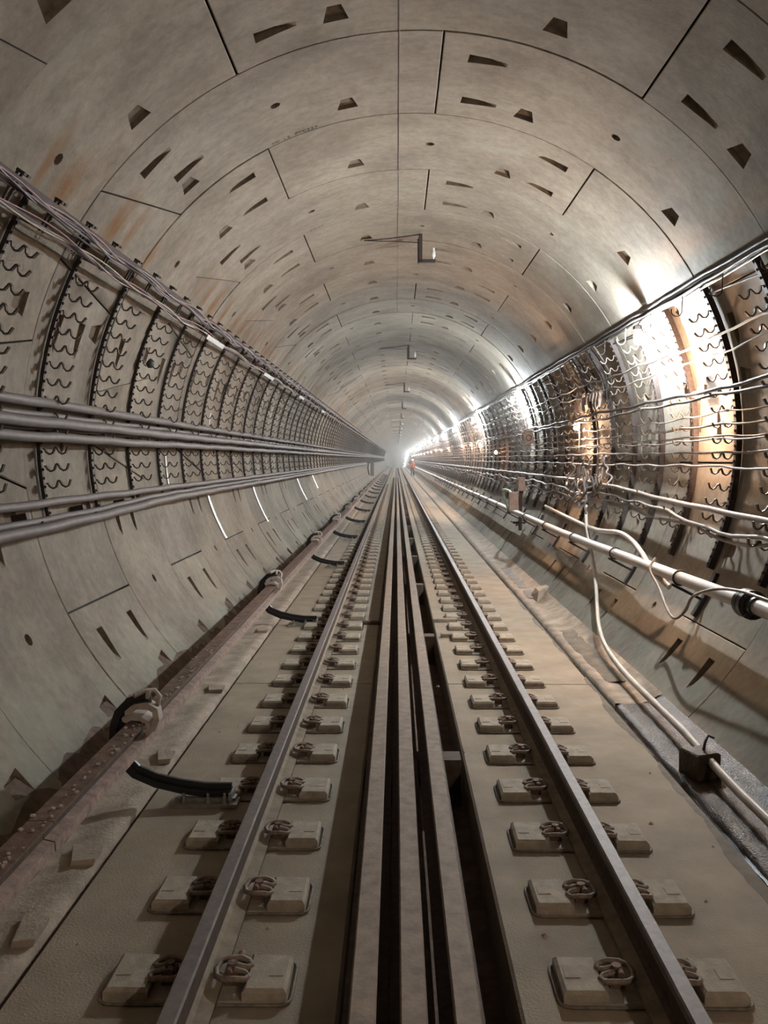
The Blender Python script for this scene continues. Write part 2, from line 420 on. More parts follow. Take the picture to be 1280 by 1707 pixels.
# ------------------------------------------------------------------ floor: slabs, drain channel, gutters
floor = empty('floor'); floor['kind'] = 'structure'
YS = [-12, 0, 30, 100, 190] + list(range(198, 294, 8))
joints = [-12.0] + [0.5 + 6.65 * i for i in range(0, 16)]
def slab_side(sgn, x_in, x_out):
    for i in range(len(joints) - 1):
        a, b = joints[i] + .008, joints[i + 1] - .008
        mb = MB(); xi, xo = x_in, x_out
        prof = [(xi, ZS - .012), (xi + .012 * sgn, ZS), (xo - .012 * sgn, ZS), (xo, ZS - .015), (xo, ZS - .3), (xi, ZS - .3)]
        if sgn < 0: prof = prof[::-1]
        mb.prism(prof, [a, b]); mb.build('track_slab', M_SLAB, floor, recalc=True)
    mb = MB(); prof = [(x_in, ZS), (x_out, ZS), (x_out, ZS - .3), (x_in, ZS - .3)]
    if sgn < 0: prof = prof[::-1]
    mb.prism(prof, [joints[-1] + .008] + [y for y in YS if y > joints[-1] + 1], fn=zoff)
    o = mb.build('track_slab', M_SLAB, floor, recalc=True); o['kind'] = 'stuff'
slab_side(1, 0.283, 1.490); slab_side(-1, -0.330, -1.495)
mb = MB(); mb.prism([(-.34, ZS - .26), (.29, ZS - .26), (.29, ZS - .34), (-.34, ZS - .34)], YS, fn=zoff); mb.build('drain_channel', M_DIRT, floor, recalc=True)
mb = MB(); mb.prism([(-2.6, ZS - .055), (2.6, ZS - .055), (2.6, ZS - .3), (.3, ZS - .3), (.3, ZS - .12), (-.35, ZS - .12), (-.35, ZS - .3), (-2.6, ZS - .3)][:0] or [(1.48, ZS - .06), (1.9, ZS - .06), (1.9, ZS - .3), (1.48, ZS - .3)], YS, fn=zoff)
mb.prism([(-1.9, ZS - .06), (-1.48, ZS - .06), (-1.48, ZS - .3), (-1.9, ZS - .3)], YS, fn=zoff)
mb.build('gutter_bed', M_GUT, floor, recalc=True)
def rough_strip(name, mtl, prof, y0, y1, dy, amp, seed):
    """uneven ground strip between two lines, prof = [(x,z),...] across"""
    rg = random.Random(seed); mb = MB(); ny = int((y1 - y0) / dy) + 1; n = len(prof); vs = []
    for i in range(ny):
        y = y0 + dy * i
        for k, (x, z) in enumerate(prof):
            e = 0 if k in (0, n - 1) else 1
            vs.append((x + rg.uniform(-1, 1) * amp * e * .8, y, z + (rg.uniform(-1, 1) * amp + .3 * amp * sin(y * 1.7 + k)) * (0.4 + .6 * e) + zoff(y)))
    fs = [(i * n + k, i * n + k + 1, (i + 1) * n + k + 1, (i + 1) * n + k) for i in range(ny - 1) for k in range(n - 1)]
    mb.add(vs, fs, 0, True); o = mb.build(name, mtl, floor, recalc=False)
    bm = bmesh.new(); bm.from_mesh(o.data)
    for f in bm.faces:
        if f.normal.z < 0: f.normal_flip()
    bm.to_mesh(o.data); bm.free(); return o
# left: rough concrete between the gutter groove and the wall, brown dirt heaped at the wall
rough_strip('gutter_edge', M_GUT, [(-1.515, ZS - .07), (-1.523, ZS + .002), (-1.60, ZS + .01), (-1.68, ZS + .005), (-1.76, ZS + .0), (-1.86, ZS + .03)], -11.5, 62, .17, .006, 5)
rough_strip('gutter_edge', M_GUT, [(-1.515, ZS - .07), (-1.523, ZS + .002), (-1.68, ZS + .005), (-1.86, ZS + .03)], 62, 285, 2.0, .005, 5)
rough_strip('dirt_bank', M_DIRT, [(-1.74, ZS - .02), (-1.82, ZS + .03), (-1.92, ZS + .09), (-2.02, ZS + .17), (-2.10, ZS + .23)], -11.5, 62, .15, .014, 6)
rough_strip('dirt_bank', M_DIRT, [(-1.74, ZS - .02), (-1.84, ZS + .05), (-2.10, ZS + .23)], 62, 285, 2.0, .014, 6)
# right: wet mud near, pale cement wash further
rough_strip('gutter_edge', M_GUT, [(1.540, ZS - .07), (1.548, ZS - .004), (1.63, ZS - .0), (1.74, ZS + .0), (1.82, ZS + .03), (1.90, ZS + .08)], 6.6, 62, .17, .008, 8)
rough_strip('gutter_edge', M_GUT, [(1.540, ZS - .07), (1.548, ZS - .0), (1.74, ZS + .0), (1.90, ZS + .08)], 62, 285, 2.0, .005, 8)
rough_strip('wet_mud', M_MUD, [(1.540, ZS - .07), (1.548, ZS - .006), (1.60, ZS - .0), (1.66, ZS + .0), (1.72, ZS + .0), (1.80, ZS + .02), (1.90, ZS + .07)], -11.5, 6.65, .08, .008, 9)
rough_strip('damp_silt', M_DAMP, [(1.60, ZS - .02), (1.64, ZS + .008), (1.72, ZS + .012), (1.79, ZS + .02)], 7.2, 9.4, .1, .008, 10)
rough_strip('damp_silt', M_DAMP, [(1.60, ZS - .02), (1.66, ZS + .008), (1.74, ZS + .012), (1.80, ZS + .02)], 11.6, 14.8, .1, .008, 11)
mb = MB(); mb.add([(1.488, -11, ZS - .035), (1.545, -11, ZS - .035), (1.545, 40, ZS - .035), (1.488, 40, ZS - .035)], [(0, 1, 2, 3)]); mb.build('gutter_water', M_WATER, floor)
rgw = random.Random(12)
def damp_patch(x_in, y0, y1, seed):   # thin wet film spreading from the groove over the slab edge
    rg = random.Random(seed); mb = MB(); n = int((y1 - y0) / .07); vs = []
    for i in range(n + 1):
        y = y0 + (y1 - y0) * i / n; w = (x_in + .02 * sin(y * 5 + seed) + rg.uniform(-.012, .012)) * max(0.0, sin(pi * i / n)) ** .4
        vs += [(1.489, y, ZS + .0022), (1.489 - max(.004, w), y, ZS + .0012)]
    mb.add(vs, [(2 * i, 2 * i + 1, 2 * i + 3, 2 * i + 2) for i in range(n)]); mb.build('damp_patch', M_DAMP, floor, recalc=False)
damp_patch(.06, 2.0, 5.3, 1); damp_patch(.05, 5.4, 7.4, 2); damp_patch(.03, 7.9, 12.5, 3)

# ------------------------------------------------------------------ rails
def rail_prof(xc, top, h=.18, head=.075, foot=.15):
    hw, fw = head / 2, foot / 2; b = top - h
    return [(xc - hw + .006, top), (xc + hw - .006, top), (xc + hw, top - .008), (xc + hw - .001, top - .036), (xc + .012, top - .050), (xc + .009, b + .040),
            (xc + .024, b + .024), (xc + fw, b + .012), (xc + fw, b), (xc - fw, b), (xc - fw, b + .012), (xc - .024, b + .024), (xc - .009, b + .040),
            (xc - .012, top - .050), (xc - hw + .001, top - .036), (xc - hw, top - .008)]
RY = [-11, 0, 20, 60, 120, 190] + list(range(198, 270, 8))
XL, XR = -0.826, 0.781
for xc, nm in ((XL, 'left'), (XR, 'right')):
    mb = MB(); mf = [1] * 16; mf[0] = 0; mf[1] = 0; mf[15] = 0; mf[2] = 0 if nm == 'right' else 1; mf[14] = 0; mf[5] = 2; mf[6] = 2; mf[9] = 2; mf[10] = 2
    mb.prism(rail_prof(xc, ZR, head=.062), RY, mf=mf, m=1, fn=zoff); o = mb.build('running_rail', [M_RTOP, M_RWEB, M_DUST], recalc=True)
    tag(o, f'{nm} steel running rail of the track with worn shiny head', 'rail', 'running rails of the track')
for k, (xc, lb) in enumerate(((-.239, 'left'), (-.084, 'middle'), (.078, 'right'))):
    t = empty('spare_rail', (xc, 0, 0)); tag(t, f'{lb} one of three rusty loose rails lying in the drain channel between the running rails', 'rail', 'loose rails lying in the drain channel')
    mb = MB(); mb.prism(rail_prof(0, ZR + .022, head=.084), [-9, 20, 50, 87.5 + k * .15], m=1, mf=[0, 0] + [1] * 13 + [0]); mb.build('rail_length', [M_SPARE, M_RWEB], t, recalc=True)  # webs and feet darker: shadow between the rails painted into the colour
t = empty('timber_packing', (0, 0, 0)); tag(t, 'dark timber packing pieces under the loose rails in the drain channel', 'timber', None)
for i in range(24):
    mb = MB(); mb.box((-.03, 1.6 + i * 3.7, (ZR + .022 - .18 + ZS - .26) / 2), (.58, .16, (ZR + .022 - .18) - (ZS - .26))); mb.build('packing_piece', M_WOOD, t)

# ------------------------------------------------------------------ rail support blocks with clips
CLIP = [(0.005, -0.014), (0.045, -0.016), (0.060, -0.032), (0.050, -0.056), (0.020, -0.066), (-0.025, -0.064), (-0.052, -0.045), (-0.062, 0.0),
        (-0.052, 0.045), (-0.025, 0.064), (0.020, 0.066), (0.050, 0.056), (0.060, 0.032), (0.045, 0.016), (0.005, 0.014)]
def clip_mb(sg):    # sg: +1 lies on the +x side of the rail
    mb = MB(); pts = []
    for u, v in CLIP: pts.append((sg * (.115 + .0 + u), v, .046 + .018 * (1 - abs(u + .0) / .07) + (.006 if u < -.03 else 0)))
    mb.tube(pts, .0108, 7); return mb
def shoulder_mb(sg):
    mb = MB(); mb.box((sg * .112, 0, .034), (.05, .05, .06), bev=.008); mb.cyl((sg * .112, -.0, .06), (sg * .112, 0, .082), .018, 8)
    mb.cyl((sg * .104, -.045, .066), (sg * .104, -.02, .066), .014, 8); return mb
def block_mb():
    mb = MB(); mb.box((0, 0, -.052), (.62, .23, .12), bev=.006)
    for sg in (-1, 1):
        x0, x1 = sg * .165, sg * .315
        c = ((x0 + x1) / 2, 0, .024); mb.box(c, (.155, .225, .050), bev=.012)
        mb.box(((x0 + x1) / 2 + sg * .03, 0, .050), (.052, .06, .003))
    return mb
def boot_mb():
    mb = MB(); pts = []; hx, hy, r_ = .332, .130, .04
    for cx, cy, a0 in ((hx - r_, hy - r_, 0), (-hx + r_, hy - r_, 90), (-hx + r_, -hy + r_, 180), (hx - r_, -hy + r_, 270)):
        for q in range(4): a = rad(a0 + q * 30); pts.append((cx + r_ * cos(a), cy + r_ * sin(a), .006))
    mb.tube(pts, .006, 5, closed=True)
    return mb
def pad_mb(): mb = MB(); mb.box((0, 0, .016), (.152, .16, .012)); return mb
blk = {}
def make_block():
    t = empty('rail_support_block'); block_mb().build('concrete_block', M_BLOCK, t); boot_mb().build('rubber_boot', M_BOOT, t); 
    for sg in (-1, 1):
        clip_mb(sg).build('spring_clip', M_CLIP, t); shoulder_mb(sg).build('clip_shoulder', M_CRAIL, t)
    return t
proto = make_block(); first = True
YB0 = 2.99; DYB = .5945; rb = random.Random(11)
for nm, xc in (('left', XL), ('right', XR)):
    for i in range(100):
        o = proto if first else copy_tree(proto); first = False
        o.location = (xc - (.006 if nm == 'left' else .026), YB0 + i * DYB + rb.uniform(-.006, .006), ZS); o.rotation_euler = (0, 0, rb.uniform(-.012, .012))
        if i < 20: lb = f'{ORD[i]} concrete support block with spring clips under the {nm} running rail' + (' from the camera' if i else ' to the camera')
        else: lb = f'concrete support block under the {nm} running rail, beyond the first twenty'
        tag(o, lb, 'rail block', f'rail support blocks under the {nm} running rail')
for nm, xc in (('left', XL), ('right', XR)):
    mb = MB(); a = block_mb()
    for i in list(range(-14, 0)) + list(range(100, 310)):
        mb.add([(v[0] + xc, v[1] + YB0 + i * DYB, v[2] + ZS + zoff(YB0 + i * DYB)) for v in a.v], a.f)
    o = mb.build('distant_rail_blocks', M_BLOCK); tag(o, f'far row of small support blocks under the {nm} running rail', 'rail blocks', None, 'stuff')
# cement crumbs left beside the blocks
t = None
for i in range(26):
    mb = MB(); s = rb.uniform(.008, .022); sd = rb.choice((XL + .22, XR - .45, XL - .5, XR + .5)); x = sd + rb.uniform(-.15, .15); y = rb.uniform(2.6, 8)
    pts = [(x + s * cos(a) * rb.uniform(.7, 1.2), y + s * sin(a) * rb.uniform(.7, 1.3), ZS - .002) for a in (0, 1.25, 2.5, 3.8, 5)]
    mb.add(pts + [(x, y, ZS + s * .7)], [(k, (k + 1) % 5, 5) for k in range(5)]); 
    o = mb.build('cement_crumb', M_BLOCK); tag(o, 'small cement crumb lying on the track slab', 'debris', 'cement crumbs on the track slab')

# ------------------------------------------------------------------ contact rail (left) and its brackets
t = empty('contact_rail', (-1.525, 0, 0)); tag(t, 'rusty contact rail hung above the left edge of the track slab', 'rail')
for i in range(9):
    mb = MB(); y0, y1 = -9 + i * 12.3, -9 + (i + 1) * 12.3 - .01
    prof = [(-.050, -1.548), (.050, -1.548), (.050, -1.558), (.010, -1.568), (.010, -1.622), (.054, -1.632), (.057, -1.672), (-.057, -1.672), (-.054, -1.632), (-.010, -1.622), (-.010, -1.568), (-.050, -1.558)]
    mb.prism(prof, [y0, y1], mf=[0, 0, 2, 2, 1, 1, 1, 1, 1, 2, 2, 0]); mb.build('rail_length', [M_CRAIL, M_CHEAD, M_RWEB], t, recalc=True)  # web and foot underside darker: shadow groove below the foot is painted
rg = random.Random(21)
mb = MB()
for q in range(110):       # scale and cement crumbs on the rail foot
    y = rg.uniform(2.6, 6.5); x = rg.uniform(.0, .05) if rg.random() < .8 else rg.uniform(-.05, .05); s = rg.uniform(.003, .009)
    mb.box((x, y, -1.546 + s / 3), (s * rg.uniform(1, 2.2), s * rg.uniform(1, 2), s), rot=Matrix.Rotation(rg.uniform(0, 3), 3, 'Z'))
o = mb.build('crumbs', M_INS, t); o['kind'] = 'stuff'
ARM = [(-1.03, -1.935), (-1.10, -1.935), (-1.18, -1.934), (-1.309, -1.916), (-1.44, -1.885), (-1.552, -1.836), (-1.617, -1.770), (-1.655, -1.68), (-1.652, -1.595), (-1.628, -1.520), (-1.572, -1.462), (-1.51, -1.440), (-1.465, -1.435)]
def flat_path(mb, pts, w, th, y, m=0):
    """flat bar whose width w lies in the x-z plane of the path and thickness th along y"""
    P = [Vector((x, 0, z)) for x, z in pts]; vs = []
    for i, p in enumerate(P):
        tg = (P[min(i + 1, len(P) - 1)] - P[max(i - 1, 0)]).normalized(); nn = Vector((-tg.z, 0, tg.x))
        for sa, sb in ((-1, -1), (1, -1), (1, 1), (-1, 1)): q = p + nn * (sa * w / 2); vs.append((q.x, y + sb * th / 2, q.z))
    n = len(P); fs = [(4 * i + k, 4 * i + 4 + k, 4 * i + 4 + (k + 1) % 4, 4 * i + (k + 1) % 4) for i in range(n - 1) for k in range(4)]
    fs += [(0, 1, 2, 3), tuple(4 * (n - 1) + k for k in (3, 2, 1, 0))]
    return mb.add(vs, fs, m)
def make_cr_bracket():
    t = empty('contact_rail_bracket', (-1.3, 0, ZS)); off = Vector((1.3, 0, -ZS))
    def sh(mb): mb.v = [tuple(Vector(v) + off) for v in mb.v]; return mb
    mb = MB(); flat_path(mb, ARM, .078, .02, 0); sh(mb).build('curved_arm', M_BLACK, t, recalc=True)
    mb = MB(); flat_path(mb, ARM, .012, .075, .0); sh(mb).build('arm_rib', M_BLACK, t, recalc=True)
    mb = MB(); mb.box((-1.17, 0, ZS + .012), (.36, .16, .024)); mb.box((-1.17, 0, ZS + .03), (.33, .06, .02)); mb.box((-1.03, 0, ZS + .05), (.02, .12, .05))
    sh(mb).build('base_plate', M_GALV, t)
    for x in (-1.06, -1.15, -1.28):
        mb = MB(); mb.cyl((x, -.055, ZS + .02), (x, -.055, ZS + .055), .016, 6); mb.cyl((x, -.055, ZS + .055), (x, -.055, ZS + .075), .009, 6); sh(mb).build('bolt', M_GALV, t)
    # insulator clamp: a C-shaped porcelain-coloured jaw over the rail
    C1 = [(-1.585, -1.556), (-1.58, -1.50), (-1.54, -1.468), (-1.48, -1.462), (-1.435, -1.490), (-1.428, -1.54), (-1.445, -1.590), (-1.49, -1.608)]
    mb = MB(); flat_path(mb, C1, .034, .075, 0.0); sh(mb).build('insulator_jaw', M_INS, t, recalc=True)
    C2 = [(-1.60, -1.530), (-1.565, -1.520), (-1.50, -1.524), (-1.468, -1.545), (-1.462, -1.575)]
    mb = MB(); flat_path(mb, C2, .022, .13, -.01); sh(mb).build('jaw_lip', M_INS, t, recalc=True)
    mb = MB(); mb.tube([(-1.54, -.05, -1.405), (-1.50, .0, -1.39), (-1.45, .03, -1.395), (-1.425, .03, -1.43), (-1.432, .01, -1.47)], .014, 6); mb.cyl((-1.48, 0, -1.46), (-1.48, 0, -1.385), .016, 8)
    sh(mb).build('clamp_bolt', M_INS, t, recalc=True)
    return t
br = make_cr_bracket()
bry = [4.62, 9.66, 14.9, 20.0, 24.9, 30.1, 35.2, 40.3, 45.4, 50.5, 55.6, 60.7, 65.8, 70.9, 76, 81.1, 86.2, 91.3, 96.4]
for i, y in enumerate(bry):
    o = br if i == 0 else copy_tree(br); o.location = (-1.3, y, ZS)
    lb = (f'{ORD[i]} black C-shaped contact rail bracket from the camera, bolted to the left slab edge' if i else 'nearest black C-shaped contact rail bracket with pale clamp, bolted to the left slab edge')
    tag(o, lb, 'rail bracket', 'curved brackets holding the contact rail')
# crossing troughs and rubble in the left gutter under the contact rail
for i, (y, l, w) in enumerate(((3.3, .22, .05), (3.95, .18, .09), (5.3, .2, .06), (6.9, .18, .08), (9.3, .2, .06))):
    mb = MB(); pts = [(-1.56 - w + .02 * sin(i), y - l / 2), (-1.53, y - l * .4), (-1.535, y + l * .3), (-1.60 - w, y + l / 2)]
    mb.add([(x, yy, ZS + .004) for x, yy in pts] + [(x * 0.995, yy * 1.0, ZS + .034) for x, yy in pts], [(4, 5, 6, 7), (0, 1, 5, 4), (1, 2, 6, 5), (2, 3, 7, 6), (3, 0, 4, 7)])
    o = mb.build('cement_lump', M_GUT, recalc=True); tag(o, 'flat lump of spilt cement in the left gutter, ' + ORD[i] + ' from the camera', 'debris', 'cement lumps in the left gutter')

# ------------------------------------------------------------------ cable racks on both walls
HR = [-64.7 + (-2.68) * i for i in range(13)]
def hook_mb(n=2, s=1):
    """hook row: n cradles in a line towards the tunnel axis; local: +x = inwards, z = up; s = plate width"""
    mb = MB(); pts = [(0.0, 0, 0.0)]
    x = .010
    for k in range(n):
        pts += [(x, 0, .006), (x + .012, 0, -.022), (x + .034, 0, -.038), (x + .058, 0, -.028), (x + .076, 0, .012)]
        if k < n - 1: pts += [(x + .082, 0, .016)]
        x += .092
    # flat strip
    P = [Vector(p) for p in pts]; vs = []
    for i, p in enumerate(P):
        tg = (P[min(i + 1, len(P) - 1)] - P[max(i - 1, 0)]).normalized(); nn = Vector((-tg.z, 0, tg.x)) * .0048
        for q, yy in ((p - nn, -.014), (p + nn, -.014), (p + nn, .014), (p - nn, .014)): vs.append((q.x, yy, q.z))
    m = len(P); mb.add(vs, [(4 * i + k, 4 * i + 4 + k, 4 * i + 4 + (k + 1) % 4, 4 * i + (k + 1) % 4) for i in range(m - 1) for k in range(4)] + [(3, 2, 1, 0), tuple(4 * (m - 1) + k for k in range(4))])
    return mb
HOOK_ME = hook_mb(2).mesh('hook', M_HOOK); HOOK_ME1 = hook_mb(2).mesh('hook', M_GALV)
def rib_mb(t0, t1, wd_=.028, r0=R - .036, r1=R - .009):
    """curved channel standing on the lining from angle t0 to t1"""
    mb = MB(); n = 16; vs = []
    for i in range(n + 1):
        th = t0 + (t1 - t0) * i / n
        for rr, yy in ((r0, -wd_ / 2), (r1, -wd_ / 2), (r1, wd_ / 2), (r0, wd_ / 2)): vs.append(pol(th, rr, yy))
    mb.add(vs, [(4 * i + k, 4 * i + 4 + k, 4 * i + 4 + (k + 1) % 4, 4 * i + (k + 1) % 4) for i in range(n) for k in range(4)] + [(0, 1, 2, 3), tuple(4 * n + k for k in (3, 2, 1, 0))])
    k = int(abs(t1 - t0) / 1.34)       # slotted edge: small teeth along the front
    for i in range(k):
        th = t0 + (t1 - t0) * (i + .5) / k; c = pol(th, r0 - .006, 0)
        mb.box(c, (.012, wd_ * .4, .020), rot=Matrix.Rotation(rad(th + 90), 3, 'Y'))
    return mb
rib_me = {-1: rib_mb(-57.5, -102.0).mesh('curved_post', M_RACK), 1: rib_mb(61.6, 113.0, .05, R - .058).mesh('curved_post', M_RACK)}
HRR = [66.2 + 2.9 * i for i in range(15)]
def hook_rot(th):     # turn local +x to point at the axis, z stays as much up as it can
    s = 1 if th < 0 else -1
    inward = Vector((-sin(rad(th)), 0, -cos(rad(th)))); upv = Vector((cos(rad(th)), 0, -sin(rad(th)))) * (1 if th < 0 else -1)
    yv = upv.cross(inward)
    return Matrix((inward, yv, upv)).transposed()
hook_far = {}
for s in (-1, 1):
    mb = MB(); h = hook_mb(2)
    for th in (HR if s < 0 else HRR):
        Rm = hook_rot(th); p = pol(th, R - (.052 if s < 0 else .070), 0); mb.add([Rm @ Vector(v) + p for v in h.v], h.f)
    hook_far[s] = mb.mesh('hooks', M_HOOK)
DYR = 1.038; YR0 = 5.19
for s, nm in ((-1, 'left'), (1, 'right')):
    for i in range(-1, 60):
        y = YR0 + i * DYR; t = empty('cable_rack', (0, y, 0))
        link(bpy.data.objects.new('curved_post', rib_me[s]), t)
        if i < 14:
            for th in (HR if s < 0 else HRR):
                o = bpy.data.objects.new('hook', HOOK_ME); link(o, t); o.location = pol(th, R - (.054 if s < 0 else .072), 0); o.rotation_euler = hook_rot(th).to_euler()
        else:
            o = link(bpy.data.objects.new('hooks', hook_far[s]), t); o['kind'] = 'stuff'
        if i < 15: lb = f'{ORD[i + 1]} dark curved cable rack with paired hooks on the {nm} wall from the camera'
        else: lb = f'dark steel cable rack among the close-set far ones on the {nm} wall'
        tag(t, lb, 'cable rack', f'cable racks on the {nm} wall')
for s, nm in ((-1, 'left'), (1, 'right')):
    mb = MB()
    for i in range(60, 175):
        y = YR0 + i * DYR; me = rib_mb(-57.5, -102.0) if s < 0 else rib_mb(61.6, 113, .05, R - .058)
        mb.add([(v[0], v[1] + y, v[2]) for v in me.v[:68]], me.f[:64])
    o = mb.build('distant_cable_racks', M_RACK); tag(o, f'far dense rows of cable racks on the {nm} wall', 'cable racks', None, 'stuff')

# ------------------------------------------------------------------ cables
def wavy(th, r, y0, y1, sag, seed, dy=.26, drift=0.0, period=DYR, jit=.3, extra=None):
    rg = random.Random(seed); pts = []; y = y0
    ph = [rg.uniform(0, 6.3) for _ in range(4)]; A = [rg.uniform(.5, 1) for _ in range(4)]
    while y < y1:
        u = ((y - YR0) / period) % 1.0
        z = -sag * (1 - abs(2 * u - 1) ** 2) + jit * sag * (A[0] * sin(y * .9 + ph[0]) + A[1] * sin(y * 2.3 + ph[1]))
        dr = jit * sag * .6 * (A[2] * sin(y * .7 + ph[2]) + A[3] * sin(y * 1.9 + ph[3]))
        tt = th + drift * (y - 7); 
        if extra: tt += extra(y)
        p = pol(tt, r + dr, y); pts.append((p.x, y, p.z + z)); y += dy if y < 30 else (.7 if y < 70 else 4)
    return pts
def cable(name, th, r, rad_, mtl, label, group, seed, y0=3.0, y1=200, sag=.012, n=7, **k):
    mb = MB(); mb.tube(wavy(th, r, y0, y1, sag, seed, **k), rad_, n); o = mb.build(name, mtl); tag(o, label, 'cable', group); return o
GL = 'cables lying in the left wall racks'
LC = R - .087
cable('power_cable', -84.4, LC - .045, .037, M_CAB, 'thick grey cable lying highest of the big cables on the left wall', GL, 1, sag=.006)
cable('power_cable', -86.2, LC - .035, .022, M_CAB, 'thinner grey cable just behind the second thick cable on the left wall', GL, 2, sag=.008)
cable('power_cable', -87.4, LC - .115, .040, M_CAB, 'second thick grey cable from above on the left wall', GL, 3, sag=.008)
cable('power_cable', -88.1, LC - .035, .022, M_CAB, 'thinner grey cable behind the third thick cable on the left wall', GL, 4, sag=.009)
cable('power_cable', -89.6, LC - .110, .036, M_CAB, 'third thick grey cable from above on the left wall, middle height', GL, 5, sag=.010)
cable('power_cable', -99.7, LC - .050, .030, M_CAB, 'grey cable along the lower ends of the left racks, upper of the low three', GL, 6, sag=.008, y1=70)
def dipE(y): return -1.4 * (1 / (1 + math.exp((y - 7.6) * 1.6)))
cable('power_cable', -101.0, LC - .080, .024, M_CAB, 'middle of the three low grey cables under the left racks', GL, 7, sag=.008, y1=70, extra=dipE)
cable('power_cable', -102.2, LC - .115, .036, M_CAB, 'lowest thick grey cable under the left racks', GL, 8, sag=.010, y1=70, extra=dipE)
# brackets that carry the low cables
for i in range(40):
    y = YR0 + (i - .5) * DYR; mb = MB(); mb.box(pol(-101.6, R - .05, y), (.10, .045, .07), rot=Matrix.Rotation(rad(-101.6 + 90), 3, 'Y'))
    flat = pol(-102.3, R - .12, y); mb.box(flat, (.16, .035, .012))
    o = mb.build('cable_cleat', M_RACK); tag(o, (f'{ORD[i]} small dark cleat under the low cables on the left wall' if i < 16 else 'small dark cleat under the low cables on the left wall, far along'), 'cleat', 'cleats under the low left cables')
# ladder tray along the left shoulder with twisted wires
t = empty('cable_ladder', (0, 0, 0)); tag(t, 'dark red steel ladder tray running along the left shoulder above the racks', 'cable tray')
for th, nm in ((-57.9, 'side_rail'), (-61.3, 'side_rail')):
    mb = MB(); c = [pol(th, R - .18, y) for y in (3.0, 190)]; Rm = Matrix.Rotation(rad(th + 90), 3, 'Y'); hw, hh = (.010, .017) if th > -60 else (.008, .016)
    vs = []
    for p in c:
        for a, b in ((-hw, -hh), (hw, -hh), (hw, hh), (-hw, hh)): vs.append(p + Rm @ Vector((a, 0, b)))
    mb.add(vs, [(0, 1, 5, 4), (1, 2, 6, 5), (2, 3, 7, 6), (3, 0, 4, 7), (3, 2, 1, 0), (4, 5, 6, 7)]); mb.build(nm, M_TRAY, t, recalc=True)
RUNG = MB(); RUNG.tube([pol(-57.2, R - .18, 0), pol(-61.8, R - .18, 0)], .009, 5); RUNG.box(pol(-57.0, R - .20, 0), (.05, .03, .016), rot=Matrix.Rotation(rad(33), 3, 'Y')); rung_me = RUNG.mesh('rung', M_RACK)
STAND = MB(); STAND.tube([pol(-57.8, R - .18, 0), pol(-57.6, R - .005, 0)], .008, 5); STAND.tube([pol(-61.4, R - .18, 0), pol(-61.5, R - .005, 0)], .008, 5); stand_me = STAND.mesh('standoff', M_RACK)
for i in range(90):
    for dy in (0, .05): 
        o = link(bpy.data.objects.new('rung', rung_me), t); o.location = (0, YR0 - DYR + DYR / 2 * i + dy, 0)
for i in range(60):
    o = link(bpy.data.objects.new('standoff', stand_me), t); o.location = (0, YR0 + (i - 1) * DYR + .03, 0)
def twisted(th, r, amp, ph, rad_, mtl, label, seed, y1=120, pitch=1.0):
    rg = random.Random(seed); pts = []; y = 3.0
    while y < y1:
        a = 2 * pi * y / pitch + ph + .6 * sin(y * .8 + seed)
        pts.append(pol(th + amp * sin(a) + .25 * sin(y * 1.3 + seed), r + .018 * cos(a) , y)); y += .13 if y < 16 else (.4 if y < 50 else 1.5)
    mb = MB(); mb.tube(pts, rad_, 5); o = mb.build('thin_wire', mtl); tag(o, label, 'wire', 'thin wires along the left ladder tray')
GW = [(-58.5, .35, 0, .0085, M_PINK, 'pinkish thin wire twisted along the upper edge of the left tray'), (-58.9, .4, 2.1, .008, M_PURP, 'purple thin wire twisted along the upper edge of the left tray'),
      (-58.3, .5, 4.0, .0075, M_CABR, 'pale grey thin wire twisted along the upper edge of the left tray'), (-59.1, .3, 1.1, .010, M_TRAY, 'dark red wire below the upper edge of the left tray'), (-58.7, .2, 3.1, .012, M_CABD, 'black cable along the upper edge of the left tray'),
      (-61.2, .35, .4, .008, M_CREAM, 'cream thin wire twisted along the lower edge of the left tray'), (-61.5, .4, 2.7, .0075, M_CABR, 'pale thin wire twisted along the lower edge of the left tray'), (-61.0, .45, 4.4, .007, M_PINK, 'pink thin wire twisted along the lower edge of the left tray')]
for i, (th, a, ph, r_, m_, lb) in enumerate(GW): twisted(th, R - .205, a, ph, r_ * .72, m_, lb, i + 1, pitch=1.35 + .1 * i)
for i, (y0, y1) in enumerate(((9.5, 10.4), (13.6, 14.6), (18.5, 19.4), (24, 25))):    # pale flat plates on the lower rail
    mb = MB(); a = pol(-61.6, R - .235, y0); b = pol(-61.6, R - .235, y1); mb.box((a + b) / 2, (.012, y1 - y0, .05), rot=Matrix.Rotation(rad(30), 3, 'Y'))
    o = mb.build('splice_plate', M_GALV); tag(o, f'{ORD[i]} pale flat splice plate on the lower edge of the left tray', 'plate', 'splice plates on the left tray')

